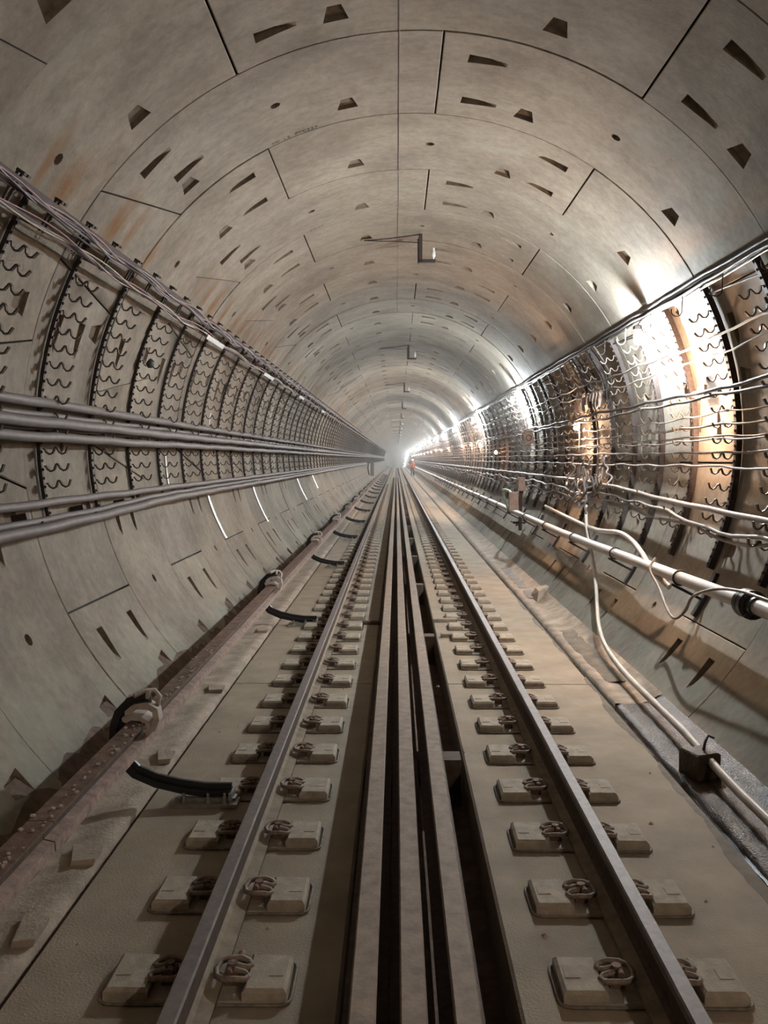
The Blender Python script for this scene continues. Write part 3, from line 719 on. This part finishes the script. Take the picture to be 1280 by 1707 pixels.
GR = 'cables lying in the right wall racks'
rc = [(70.4, .085, .013, M_CABR, 'pale cable second from above on the right wall, sagging between hooks', .03, .012), (73.3, .13, .008, M_CABR, 'thin pale wire under the second right cable', .035, .0),
      (79.6, .10, .022, M_CABD, 'thick dark cable of the upper pair at lamp height on the right wall', .02, 0), (81.1, .14, .018, M_CAB, 'thick grey cable below the dark one at lamp height on the right wall', .02, 0),
      (84.2, .06, .010, M_CABR, 'thin cable right below the thick upper pair on the right wall', .028, 0), (86.6, .09, .013, M_CABR, 'pale cable fifth from above on the right wall', .022, 0),
      (88.6, .06, .013, M_CABR, 'pale cable sixth from above on the right wall', .018, 0), (89.3, .12, .010, M_CAB, 'grey cable next to the sixth one on the right wall', .02, 0),
      (91.6, .08, .013, M_CABR, 'pale cable seventh from above on the right wall', .014, 0), (94.4, .10, .013, M_CABR, 'pale cable eighth from above on the right wall', .02, 0)]
for i, (th, d, r_, m_, lb, sg, dr) in enumerate(rc): cable('rack_cable', th, LC - d, r_ * .8, m_, lb, GR, 40 + i, sag=sg, y0=2.5, y1=190, n=6, jit=.45)
def lowr(c, a): return lambda y: c * (1 / (1 + math.exp((y - 9) * .8))) + a * sin(y * 1.1) * (1 if 6 < y < 14 else .3)
cable('rack_cable', 99.9, LC - .13, .024, M_CABR, 'thick pale cable sloping along the lower right wall', GR, 61, sag=.008, y0=2.5, y1=190, extra=lowr(3.4, 0), jit=.5)
cable('rack_cable', 102.6, LC - .12, .016, M_CABR, 'pale cable just under the thick one on the lower right wall', GR, 62, sag=.03, y0=2.5, y1=190, extra=lowr(3.0, .5), jit=.6)
cable('rack_cable', 104.6, LC - .09, .014, M_CABR, 'lowest pale cable on the right wall, dipping in a long curve', GR, 63, sag=.05, y0=2.5, y1=120, extra=lowr(1.2, .9), jit=.6, period=2.3)
# bundle along the right shoulder above the lamps
t = empty('cable_bundle', (0, 0, 0)); tag(t, 'dark bundle of cables along the right shoulder above the lamps', 'cable bundle')
for i, (th, r_, d) in enumerate(((60.7, .018, .024), (61.3, .014, .030), (60.1, .014, .022), (61.7, .009, .040), (61.0, .011, .055))):
    mb = MB(); mb.tube(wavy(th, R - d, 2.5, 190, .012, 80 + i, jit=.5), r_, 6); mb.build('bundle_cable', M_CABD if i != 3 else M_GALV, t)
mb = MB(); rg = random.Random(5)
vs = []
for y in [3.0 + .5 * q for q in range(90)]:
    vs.append(pol(61.9 + .2 * sin(y * 2), R - .075 + .01 * sin(3 * y), y))
mb.tube(vs, .006, 5); mb.build('steel_wire', M_GALV, t)

# ------------------------------------------------------------------ lamps on the right wall
def make_lamp():
    t = empty('wall_lamp')
    mb = MB(); mb.box((-.02, 0, .07), (.07, .09, .05), bev=.012); mb.build('lamp_holder', M_GREY, t)
    mb = MB(); mb.tube([(-.02, 0, .045), (-.02, 0, .03), (-.02, 0, .0), (-.02, 0, -.05), (-.02, 0, -.085), (-.02, 0, -.095)], [.016, .026, .032, .032, .024, .008], 10); mb.build('lamp_tube', M_WHITE, t)
    mb = MB(); mb.tube([(-.02, 0, .09), (.02, .03, .14), (.04, .06, .15)], .008, 5); mb.build('lead', M_CABD, t); return t
lamp = make_lamp(); LT = 64.3
lys = [8.83 + 9.342 * i for i in range(31)]
for i, y in enumerate(lys):
    o = lamp if i == 0 else copy_tree(lamp); p = pol(LT, R - .185, y); o.location = (p.x, y, p.z + zoff(y))
    if i < 12: lb = (f'{ORD[i]} bright white lamp high on the right wall' + (', glaring beside the dark racks' if i == 0 else ' from the camera'))
    else: lb = 'tiny white lamp high on the right wall, far down the tunnel'
    tag(o, lb, 'lamp', 'white lamps high on the right wall')
def make_warm():
    t = empty('work_light')
    mb = MB(); mb.box((.05, 0, .02), (.03, .16, .12), bev=.006); mb.build('reflector_back', M_GREY, t)
    mb = MB(); mb.tube([(0, -.075, 0), (0, -.055, 0), (0, .055, 0), (0, .075, 0)], [.008, .024, .024, .008], 8); mb.build('lamp_bulb', M_WARM, t)
    mb = MB(); mb.tube([(.05, 0, -.04), (.05, 0, -.20), (.05, .03, -.34)], .008, 5); mb.build('lead', M_CABR, t); return t
wl = make_warm()
wys = [(7.85, 80.2), (12.7, 82.9), (28.3, 82.7), (31.5, 82), (35.7, 81.5), (45, 81), (52, 82), (60, 80), (67, 82), (75, 81), (84, 82), (94, 82), (105, 82), (118, 82), (132, 82), (150, 82)]
for i, (y, th) in enumerate(wys):
    o = wl if i == 0 else copy_tree(wl); o.location = pol(th, R - .15 if i != 1 else R - .24, y)
    lb = (f'{ORD[i]} warm orange-white work light among the cables of the right wall' if i < 8 else 'tiny warm work light on the right wall, far down the tunnel')
    tag(o, lb, 'work light', 'warm work lights on the right wall')
for i, (y, th, k) in enumerate(((-1.6, 70, 1.0), (-3.4, 84, .6))):
    t = empty('hooded_work_light', pol(th, R - .32, y)); tag(t, 'hooded work light on the right wall behind the camera, ' + ('upper one' if i == 0 else 'lower one'), 'work light', 'hooded work lights behind the camera')
    mb = MB(); mb.tube([(0, -.075, 0), (0, -.055, 0), (0, .055, 0), (0, .075, 0)], [.008, .024, .024, .008], 8); mb.build('lamp_bulb', mat('hooded_bulb', (1, 1, 1), emit=(1.0, .80, .62), es=HOOD_POWER * k), t)
    mb = MB(); mb.box((-.02, 0, .06), (.26, .34, .012), rot=Matrix.Rotation(rad(8), 3, 'Y')); mb.box((.11, 0, 0), (.012, .30, .12)); mb.build('hood', M_GREY, t)
# dim warm bulb in front of the junction box
t = empty('bare_bulb', pol(89.5, R - .3, 22.5)); tag(t, 'small dim orange bulb among the cables beyond the pinkish box', 'lamp')
mb = MB(); mb.tube([(0, 0, .05), (0, 0, .02), (0, 0, 0), (0, 0, -.03), (0, 0, -.04)], [.014, .03, .04, .028, .006], 8); mb.build('bulb', mat('orange_bulb', (1, 1, 1), emit=(1, .42, .16), es=45), t)
mb = MB(); mb.cyl((0, 0, .05), (0, 0, .11), .018, 8); mb.build('socket', M_BLACK, t)

# ------------------------------------------------------------------ white pipe on the lower right wall
t = empty('water_pipe', (0, 0, 0)); tag(t, 'pale grey-white pipe running along the lower right wall', 'pipe')
ths = lambda y: 116.4 + 1.9 * min(1, max(0, (y - 5.3) / 6.5))
def pp(y): return pol(ths(y), R - .27, y)
for a, b in ((2.5, 5.72), (5.76, 190)):
    ys = [a] + [y for y in (3.5, 4.5, 6.5, 7.5, 8.5, 9.5, 10.5, 12, 14, 18, 24, 40, 80, 130) if a < y < b] + [b]
    mb = MB(); mb.tube([pp(y) for y in ys], .052, 14); mb.build('pipe_length', M_PIPE, t)
mb = MB()
for y0, y1, r_ in ((5.68, 5.735, .098), (5.745, 5.80, .098), (5.60, 5.68, .066), (5.80, 5.88, .066)): mb.cyl(pp(y0), pp(y1), r_, 18)
mb.build('flange', M_BLACK, t)
for k in range(8):
    c = pp(5.74); a = k * pi / 4; d = Vector((cos(a), 0, sin(a))) * .08; mb = MB(); mb.cyl(c + d + Vector((0, -.085, 0)), c + d + Vector((0, .085, 0)), .009, 6); mb.build('flange_bolt', M_BLSTEEL, t)
def make_hanger(y):
    t = empty('pipe_hanger', (0, y, 0)); th = ths(y)
    mb = MB(); vs = []; n = 5
    for i in range(n + 1):
        a = th - 3.6 + 8.5 * i / n
        for rr, yy in ((R - .035, -.03), (R - .004, -.03), (R - .004, .03), (R - .035, .03)): vs.append(pol(a, rr, yy))
    mb.add(vs, [(4 * i + k, 4 * i + 4 + k, 4 * i + 4 + (k + 1) % 4, 4 * i + (k + 1) % 4) for i in range(n) for k in range(4)] + [(0, 1, 2, 3), tuple(4 * n + k for k in (3, 2, 1, 0))]); mb.build('wall_bar', M_BLSTEEL, t, recalc=True)
    a = pol(th + 1.75, R - .02, 0); b = pol(th + 1.75, R - .31, 0); mb = MB(); mb.box((a + b) / 2, ((a - b).length, .035, .022), rot=Matrix.Rotation(rad(th + 90 - 180), 3, 'Y')); mb.build('saddle_arm', M_BLSTEEL, t)
    c = pol(th, R - .27, 0); mb = MB(); mb.tube([c + Vector((cos(q * pi / 8), 0, sin(q * pi / 8))) * .060 for q in range(16)], .008, 5, closed=True); mb.build('pipe_ring', M_BLSTEEL, t)
    return t
for i in range(24):
    y = 7.12 + 2.075 * i; o = make_hanger(y)
    tag(o, f'{ORD[i]} black hanger holding the pale pipe on the right wall' if i < 14 else 'black hanger of the pale pipe on the right wall, far along', 'pipe bracket', 'hangers of the pale pipe')
# hoses
def spline(pts, n=6):
    P = [Vector(p) for p in pts]; out = []
    for i in range(len(P) - 1):
        a, b, c, d = P[max(i - 1, 0)], P[i], P[i + 1], P[min(i + 2, len(P) - 1)]
        for k in range(n):
            t = k / n; out.append(.5 * ((2 * b) + (c - a) * t + (2 * a - 5 * b + 4 * c - d) * t * t + (3 * b - a - 3 * c + d) * t ** 3))
    out.append(P[-1]); return out
hp = [pol(107.9, 2.42, 11.2), pol(114, 2.46, 10.9), pol(121, 2.56, 10.3), pol(127, 2.60, 9.6), pol(133.2, 2.60, 8.7), pol(136.1, 2.60, 8.0), pol(137.4, 2.59, 7.14), pol(137.7, 2.57, 6.2), pol(137.8, 2.56, 5.56), pol(138.2, 2.555, 5.1), pol(138.5, 2.555, 4.6), pol(138.5, 2.555, 4.2), pol(138.6, 2.555, 3.2)]
mb = MB(); mb.tube(spline(hp, 5), .021, 6, rx=.030); o = mb.build('hanging_hose', M_HOSE); tag(o, 'pale flat hose hanging down the right wall and running along its foot to the front', 'hose')
mb = MB(); mb.tube(spline([pol(115.2, 2.36, 7.62), pol(118, 2.34, 7.55), pol(120.5, 2.42, 7.34), pol(123.4, 2.42, 6.9), pol(124.2, 2.42, 6.65), pol(122.2, 2.40, 6.5), pol(119.3, 2.36, 6.42), pol(116.6, 2.35, 6.1), pol(115.4, 2.34, 5.7), pol(115.2, 2.33, 5.3), pol(115, 2.33, 4.2)], 5), .011, 6)
o = mb.build('looped_cable', M_CABR); tag(o, 'thin cable looping below the pale pipe beside the black flange', 'cable')
mb = MB(); mb.tube(spline([pol(111.5, 2.52, 14.5), pol(113.2, 2.5, 11.8), pol(113.6, 2.46, 10.4), pol(112.4, 2.45, 9.4), pol(113.2, 2.44, 8.8), pol(115.2, 2.44, 8.3), pol(117.6, 2.46, 7.9), pol(119.2, 2.58, 7.6)], 6), .026, 7)
o = mb.build('hose', M_PIPE); tag(o, 'pale hose bending down behind the pale pipe on the right wall', 'hose')
# junction boxes on a post at 16.5 m
def boxobj(name, th, r, y, d, m, label, lid=True, rot=0):
    t = empty(name, pol(th, r, y)); tag(t, label, 'box'); Rm = Matrix.Rotation(rot, 3, 'Y')
    mb = MB(); mb.box((0, 0, 0), d, rot=Rm, bev=.012); mb.build('housing', m, t)
    mb = MB(); mb.box(Rm @ Vector((0, -d[1] / 2 - .008, 0)), (d[0] * .92, .012, d[2] * .92), rot=Rm); mb.build('cover', m, t)
    for sx in (-1, 1):
        mb = MB(); mb.cyl(Rm @ Vector((sx * d[0] * .38, -d[1] / 2 - .012, d[2] * .4)), Rm @ Vector((sx * d[0] * .38, -d[1] / 2 - .022, d[2] * .4)), .008, 6); mb.build('screw', M_BLSTEEL, t)
    return t
b1 = boxobj('junction_box', 83.6, 2.35, 16.4, (.19, .09, .26), M_BOX, 'tilted pinkish junction box with a dark ring on its front, on the right wall', rot=rad(-12))
mb = MB(); mb.tube([(cos(q * pi / 6) * .05, -.062, sin(q * pi / 6) * .05 - .01) for q in range(12)], .008, 5, closed=True); mb.build('dark_ring', M_RWEB, b1)
boxobj('junction_box', 105.4, 2.30, 16.4, (.13, .10, .26), M_BOX, 'upper narrow beige box on the steel post over the pale pipe')
boxobj('junction_box', 114.3, 2.24, 16.2, (.17, .11, .34), M_BOX, 'lower beige box on the steel post beside the pale pipe')
t = empty('steel_post', (0, 16.55, 0)); tag(t, 'dark vertical post behind the beige boxes on the right wall', 'post')
a = pol(104, 2.29, 0); mb = MB(); mb.box((a.x + .0, 0, (a.z - 1.45) / 2), (.06, .05, abs(a.z + 1.45) + .1)); mb.build('upright', M_RACK, t)
mb = MB(); mb.box((a.x - .02, 0, -1.35), (.24, .04, .04)); mb.build('foot_bar', M_RACK, t)
mb = MB(); mb.tube(spline([pol(112.5, 2.2, 16.3), pol(110.5, 2.15, 16.6), pol(111, 2.1, 17.1), pol(114, 2.2, 17.4), pol(118, 2.4, 17.6)], 5), .028, 7); o = mb.build('bent_hose', mat('pale_green_hose', (.45, .55, .42), .5)); tag(o, 'short pale green hose bending over the lower beige box', 'hose')
# tangle of loose cables at the warm light, y about 11
rg = random.Random(33)
for i in range(13):
    y = 11.3 + rg.uniform(-.55, .9); t0 = rg.uniform(92, 99); pts = []; th = t0; r_ = rg.uniform(2.30, 2.5)
    for k in range(7):
        pts.append(pol(th, r_ + rg.uniform(-.03, .03), y)); th += rg.uniform(.8, 2.6); y += rg.uniform(-.16, .16)
    mb = MB(); mb.tube(spline(pts, 4), rg.uniform(.009, .018), 6); o = mb.build('loose_cable', rg.choice((M_CABR, M_CABR, M_CAB, M_CABD)))
    tag(o, 'loose cable end in the tangle below the warm light on the right wall', 'cable', 'tangled loose cables below the warm light')
for i in range(8):
    y = 10.6 + .28 * i + rg.uniform(-.1, .1); mb = MB(); th = 62
    mb.tube(spline([pol(61.5, R - .16, y), pol(66, R - .14, y + rg.uniform(-.08, .08)), pol(71, R - .10, y + rg.uniform(-.1, .1)), pol(76 + rg.uniform(-2, 3), R - .14, y + rg.uniform(-.15, .15))], 4), rg.uniform(.009, .016), 6)
    o = mb.build('drop_cable', M_CABD); tag(o, 'dark cable dropping from the shoulder bundle to the racks on the right wall', 'cable', 'drop cables on the right wall')
for i in range(7):
    y = 11.0 + .17 * i; a = pol(73.5 + rg.uniform(-.6, .6), R - .2, y); mb = MB(); l = rg.uniform(.10, .24)
    mb.tube([a, a + Vector((-.01, .01, -l * .5)), a + Vector((-.02, 0, -l))], [.018, .026, .012], 6); o = mb.build('hanging_glove', M_BOX); tag(o, 'small pale sleeve hanging from the cable above the warm light', 'sleeve', 'pale sleeves hanging above the warm light')
for i in range(16):    # big S hooks hung from the bundle, right shoulder
    y = 5.6 + i * .9; a = pol(61.6, R - .17, y); pts = [a]
    for q in range(9): an = rad(-90 - 200 * q / 8 + 90); pts.append(a + Vector((-.035 + .045 * cos(an) - .01, 0, -.12 + .045 * sin(an) )))
    mb = MB(); mb.tube(pts, .005, 5); o = mb.build('hanger_hook', M_RACK); tag(o, f'{ORD[i]} J-shaped wire hook hanging from the dark bundle on the right shoulder', 'hook', 'wire hooks under the right bundle')
for i in range(12):   # tie bars across
    y = 5.2 + i * 3.1; mb = MB(); a = pol(65.5, R - .04, y); b = pol(63.4, R - .04, y + 2.0); mb.tube([a, b], .008, 5); o = mb.build('tie_bar', M_RACK); tag(o, f'{ORD[i]} slanting thin bar between racks high on the right wall', 'bar', 'slanting bars on the right wall')

# ------------------------------------------------------------------ ceiling brackets with insulators
def make_lbracket():
    t = empty('ceiling_bracket')
    mb = MB(); mb.box((0, 0, -.17), (.046, .046, .36)); mb.box((-.03, .02, -.20), (.012, .03, .30)); mb.build('drop_leg', M_RACK, t)
    mb = MB(); mb.box((.085, 0, -.335), (.216, .046, .040)); mb.build('cross_arm', M_RACK, t)
    mb = MB(); mb.tube([(.165, 0, -.315), (.165, 0, -.29), (.165, 0, -.275), (.165, 0, -.215), (.165, 0, -.205), (.165, 0, -.195), (.165, 0, -.175), (.165, 0, -.165)], [.010, .012, .028, .028, .014, .020, .020, .008], 10); mb.build('insulator', M_HAT, t)
    mb = MB(); mb.tube([(-.72, 0, -.075), (-.4, 0, -.05), (-.02, 0, -.0)], .008, 5); mb.tube([(-.72, 0, -.075), (-.35, 0, -.085), (-.02, 0, -.10)], .006, 5); mb.build('stay_wire', M_RACK, t); return t
lb0 = make_lbracket()
for i in range(14):
    y = 11.3 + 10.85 * i; o = lb0 if i == 0 else copy_tree(lb0); o.location = (.168, y, math.sqrt(R * R - .168 ** 2) - .004)
    tag(o, f'{ORD[i]} L-shaped dark bracket with a white insulator hanging from the tunnel crown' + (' far away' if i > 5 else ''), 'bracket', 'L-shaped brackets under the crown')

# ------------------------------------------------------------------ left wall details
def arc_strip(t0, t1, y, w, m, label, r_=R - .012, slant=0.0):
    mb = MB(); n = 8; vs = []
    for i in range(n + 1):
        a = t0 + (t1 - t0) * i / n; yy = y + slant * i / n
        for rr, dy in ((r_, -w / 2), (r_ + .009, -w / 2), (r_ + .009, w / 2), (r_, w / 2)): vs.append(pol(a, rr, yy + dy))
    mb.add(vs, [(4 * i + k, 4 * i + 4 + k, 4 * i + 4 + (k + 1) % 4, 4 * i + (k + 1) % 4) for i in range(n) for k in range(4)] + [(0, 1, 2, 3), tuple(4 * n + k for k in (3, 2, 1, 0))])
    o = mb.build('plastic_strip', m, recalc=True); tag(o, label, 'strip', 'pale strips on the left wall')
arc_strip(-103.2, -116.4, 11.55, .09, M_STRIP, 'nearest pale strip on the left wall under the low cables', slant=.15)
arc_strip(-103.2, -117.5, 15.2, .10, M_STRIP, 'second pale strip on the left wall under the low cables', slant=.2)
arc_strip(-103.4, -116, 22.0, .12, M_STRIP, 'third pale strip on the left wall under the low cables', slant=.4)
arc_strip(-103.4, -112, 26.0, .16, M_STRIP, 'fourth pale strip on the left wall, farthest under the low cables', slant=.4)
arc_strip(-79.5, -83, 11.9, .05, M_STRIP, 'short pale strip between racks above the thick left cables'); arc_strip(-91.5, -100, 26.0, .10, M_STRIP, 'pale upright strip between the far left racks'); arc_strip(-92, -99, 9.7, .03, M_STRIP, 'thin pale strip beside a left rack, low between cables')
t = empty('wall_cabinet', (-2.10, 71, -.95)); tag(t, 'dark cabinet on the left wall far down the tunnel', 'cabinet')
mb = MB(); mb.box((0, 0, 0), (.30, .6, 1.15), bev=.02); mb.build('cabinet_body', M_GREY, t); mb = MB(); mb.box((.02, -.31, 0), (.26, .02, 1.05)); mb.build('cabinet_door', M_GREY, t)
mb = MB(); mb.tube([(-.15, -5, .45), (-.18, -5.1, .1), (-.08, -5.2, -.4)], .05, 6); mb.build('conduit', M_RACK, t)
# round dark dome on a left rack
mb = MB(); c = pol(-73.0, R - .14, YR0 + 3 * DYR - .02); mb.tube([c + Vector((.0, 0, .05)), c + Vector((.01, 0, .03)), c, c + Vector((0, 0, -.035))], [.012, .035, .042, .02], 8)
o = mb.build('junction_dome', mat('dark_green_plastic', (.03, .045, .035), .4)); tag(o, 'dark green lump fixed to the fourth rack on the left wall', 'cap')
# black tub on the wet floor at right, small wedge block further
t = empty('floor_box', (1.66, 5.08, ZS)); tag(t, 'dark box with an upright handle standing on the wet floor at the right wall foot', 'box')
mb = MB(); mb.box((0, 0, .075), (.16, .17, .15), rot=Matrix.Rotation(.35, 3, 'Z'), bev=.01); mb.build('box_body', M_MUD, t)
mb = MB(); mb.tube([(.02, 0, .14), (.03, 0, .20), (.05, .01, .235), (.085, .01, .22)], .008, 6); mb.build('handle', M_BLSTEEL, t)
mb = MB(); mb.add([(1.70, 11.3, ZS - .01), (1.86, 11.5, ZS + .04), (1.86, 11.9, ZS + .04), (1.70, 11.9, ZS - .01), (1.74, 11.42, ZS + .13), (1.90, 11.55, ZS + .17), (1.90, 11.8, ZS + .16), (1.76, 11.8, ZS + .12)], [(3, 2, 1, 0), (4, 5, 6, 7), (0, 1, 5, 4), (1, 2, 6, 5), (2, 3, 7, 6), (3, 0, 4, 7)])
o = mb.build('concrete_offcut', M_GUT, recalc=True); tag(o, 'small concrete offcut leaning at the foot of the right wall', 'concrete block')
# cross hoses over the channel edge
for i, (x0, x1, y, z) in enumerate(((-.52, -.29, 9.75, ZS + .02), (.33, .62, 9.05, ZS + .022), (.28, .56, 9.9, ZS + .022))):
    mb = MB(); mb.box(((x0 + x1) / 2, y, z), (x1 - x0, .07, .045), bev=.008); o = mb.build('packing_board', M_WOOD if i == 0 else M_GUT)
    tag(o, ('dark short board between the left rail blocks and the drain channel', 'short pale board lying beside the right rail blocks, nearer one', 'short pale board lying beside the right rail blocks, farther one')[i], 'board')

# marker writing on the ceiling segment
def writing(txt, th, y, size, lab, spread):
    t = empty('marker_writing', (0, 0, 0)); tag(t, lab, 'writing')
    for i, ch in enumerate(txt):
        if ch == ' ': continue
        cu = bpy.data.curves.new('letter', 'FONT'); cu.body = ch; cu.size = size; cu.extrude = .0006
        tmp = bpy.data.objects.new('tmp', cu); link(tmp); dg = bpy.context.evaluated_depsgraph_get(); me = bpy.data.meshes.new_from_object(tmp.evaluated_get(dg)); bpy.data.objects.remove(tmp)
        me.materials.clear(); me.materials.append(M_INK)
        a = th + spread * i; o = bpy.data.objects.new('letter', me); link(o, t)
        # letters stand on the far joint, read from below: x along the circumference, top towards the camera
        ex = Vector((cos(rad(a)), 0, -sin(rad(a)))); ey = Vector((0, -1, 0)); ez = ex.cross(ey)
        o.matrix_world = Matrix.Translation(pol(a, R - .002, y)) @ Matrix((ex, ey, ez)).transposed().to_4x4()
writing('MK -2 PM0337', -25.4, Y0 + W - .03, .062, 'handwritten marks along a ring joint left of the crown', .72)
writing('2M-03', -24.6, Y0 + 3 * W - .03, .055, 'faint handwritten marks along a farther ring joint left of the crown', .75)

# ------------------------------------------------------------------ people far down the track
def person(loc, rz, label, lean=0.0):
    t = empty('person', loc); t.rotation_euler = (0, 0, rz); tag(t, label, 'person')
    V = {'pel': (0, 0, .95), 'sp': (0, 0, 1.15), 'ch': (0, .0, 1.36), 'nk': (0, 0, 1.50), 'hd0': (0, -.01, 1.58), 'hd1': (0, -.015, 1.70),
         'ls': (.17, 0, 1.43), 'le': (.24, .03, 1.16), 'lw': (.26, -.06, .93), 'lh': (.26, -.09, .85), 'rs': (-.17, 0, 1.43), 're': (-.25, .04, 1.16), 'rw': (-.24, -.05, .93), 'rh': (-.24, -.08, .85),
         'lp': (.09, 0, .90), 'lk': (.11, -.10, .50), 'la': (.11, .02, .09), 'lf': (.12, -.14, .04), 'rp': (-.09, 0, .90), 'rk': (-.10, .02, .50), 'ra': (-.11, .16, .09), 'rf': (-.12, .02, .04)}
    Ra = {'pel': .15, 'sp': .14, 'ch': .16, 'nk': .06, 'hd0': .085, 'hd1': .10, 'ls': .075, 'le': .052, 'lw': .038, 'lh': .04, 'rs': .075, 're': .052, 'rw': .038, 'rh': .04, 'lp': .10, 'lk': .07, 'la': .05, 'lf': .045, 'rp': .10, 'rk': .07, 'ra': .05, 'rf': .045}
    E_ = [('pel', 'sp'), ('sp', 'ch'), ('ch', 'nk'), ('nk', 'hd0'), ('hd0', 'hd1'), ('ch', 'ls'), ('ls', 'le'), ('le', 'lw'), ('lw', 'lh'), ('ch', 'rs'), ('rs', 're'), ('re', 'rw'), ('rw', 'rh'), ('pel', 'lp'), ('lp', 'lk'), ('lk', 'la'), ('la', 'lf'), ('pel', 'rp'), ('rp', 'rk'), ('rk', 'ra'), ('ra', 'rf')]
    K = list(V); me = bpy.data.meshes.new('body'); me.from_pydata([V[k] for k in K], [(K.index(a), K.index(b)) for a, b in E_], [])
    o = bpy.data.objects.new('body', me); link(o); sk = o.modifiers.new('s', 'SKIN'); sb = o.modifiers.new('u', 'SUBSURF'); sb.levels = 1; sb.render_levels = 1
    for i, k in enumerate(K): me.skin_vertices[0].data[i].radius = (Ra[k], Ra[k]); me.skin_vertices[0].data[i].use_root = (k == 'pel')
    dg = bpy.context.evaluated_depsgraph_get(); m2 = bpy.data.meshes.new_from_object(o.evaluated_get(dg)); bpy.data.objects.remove(o)
    for m_ in (M_ORANGE, M_TROUS, M_SKIN): m2.materials.append(m_)
    for p in m2.polygons:
        z = p.center.z; p.use_smooth = True
        p.material_index = 1 if z < .92 and abs(p.center.x) < .2 else (2 if (z > 1.52 or (abs(p.center.x) > .2 and z < .92)) else 0)
    link(bpy.data.objects.new('body', m2), t)
    mb = MB(); mb.tube([(0, 0, 1.70), (0, 0, 1.715), (0, 0, 1.76), (0, 0, 1.80), (0, 0, 1.82)], [.14, .118, .112, .075, .02], 12); mb.build('hard_hat', M_HAT, t)
    mb = MB()
    for z in (1.10, 1.25): mb.tube([(.155 * cos(q * pi / 6), .15 * sin(q * pi / 6), z) for q in range(12)], .012, 5, closed=True)
    mb.build('reflective_bands', M_REFL, t)
    mb = MB(); mb.cyl((0, -.10, 1.76), (0, -.14, 1.76), .022, 8); mb.build('head_torch', M_HILAMP, t); return t
person((1.60, 93, ZS), .1, 'person in orange hi-vis jacket and white hard hat beside the right rail, far away')
person((1.66, 98.5, ZS), -.1, 'second person in orange workwear, partly hidden behind the first, far down the track')

# ------------------------------------------------------------------ dusty haze deep in the tunnel
hm = bpy.data.materials.new('haze'); hm.use_nodes = True; nt = hm.node_tree; nt.nodes.clear()
out = nt.nodes.new('ShaderNodeOutputMaterial'); vs_ = nt.nodes.new('ShaderNodeVolumeScatter'); vs_.inputs['Density'].default_value = 0.0028; vs_.inputs['Anisotropy'].default_value = 0.45
vs_.inputs['Color'].default_value = (1, .96, .92, 1); nt.links.new(vs_.outputs[0], out.inputs['Volume'])
mb = MB(); mb.tube([(0, 14, 0), (0, 100, 0), (0, 190, 0), (0, 240, zoff(240))], R - .02, 32); o = mb.build('haze', hm); tag(o, 'thin dusty haze hanging in the far part of the tunnel', 'haze', None, 'stuff')
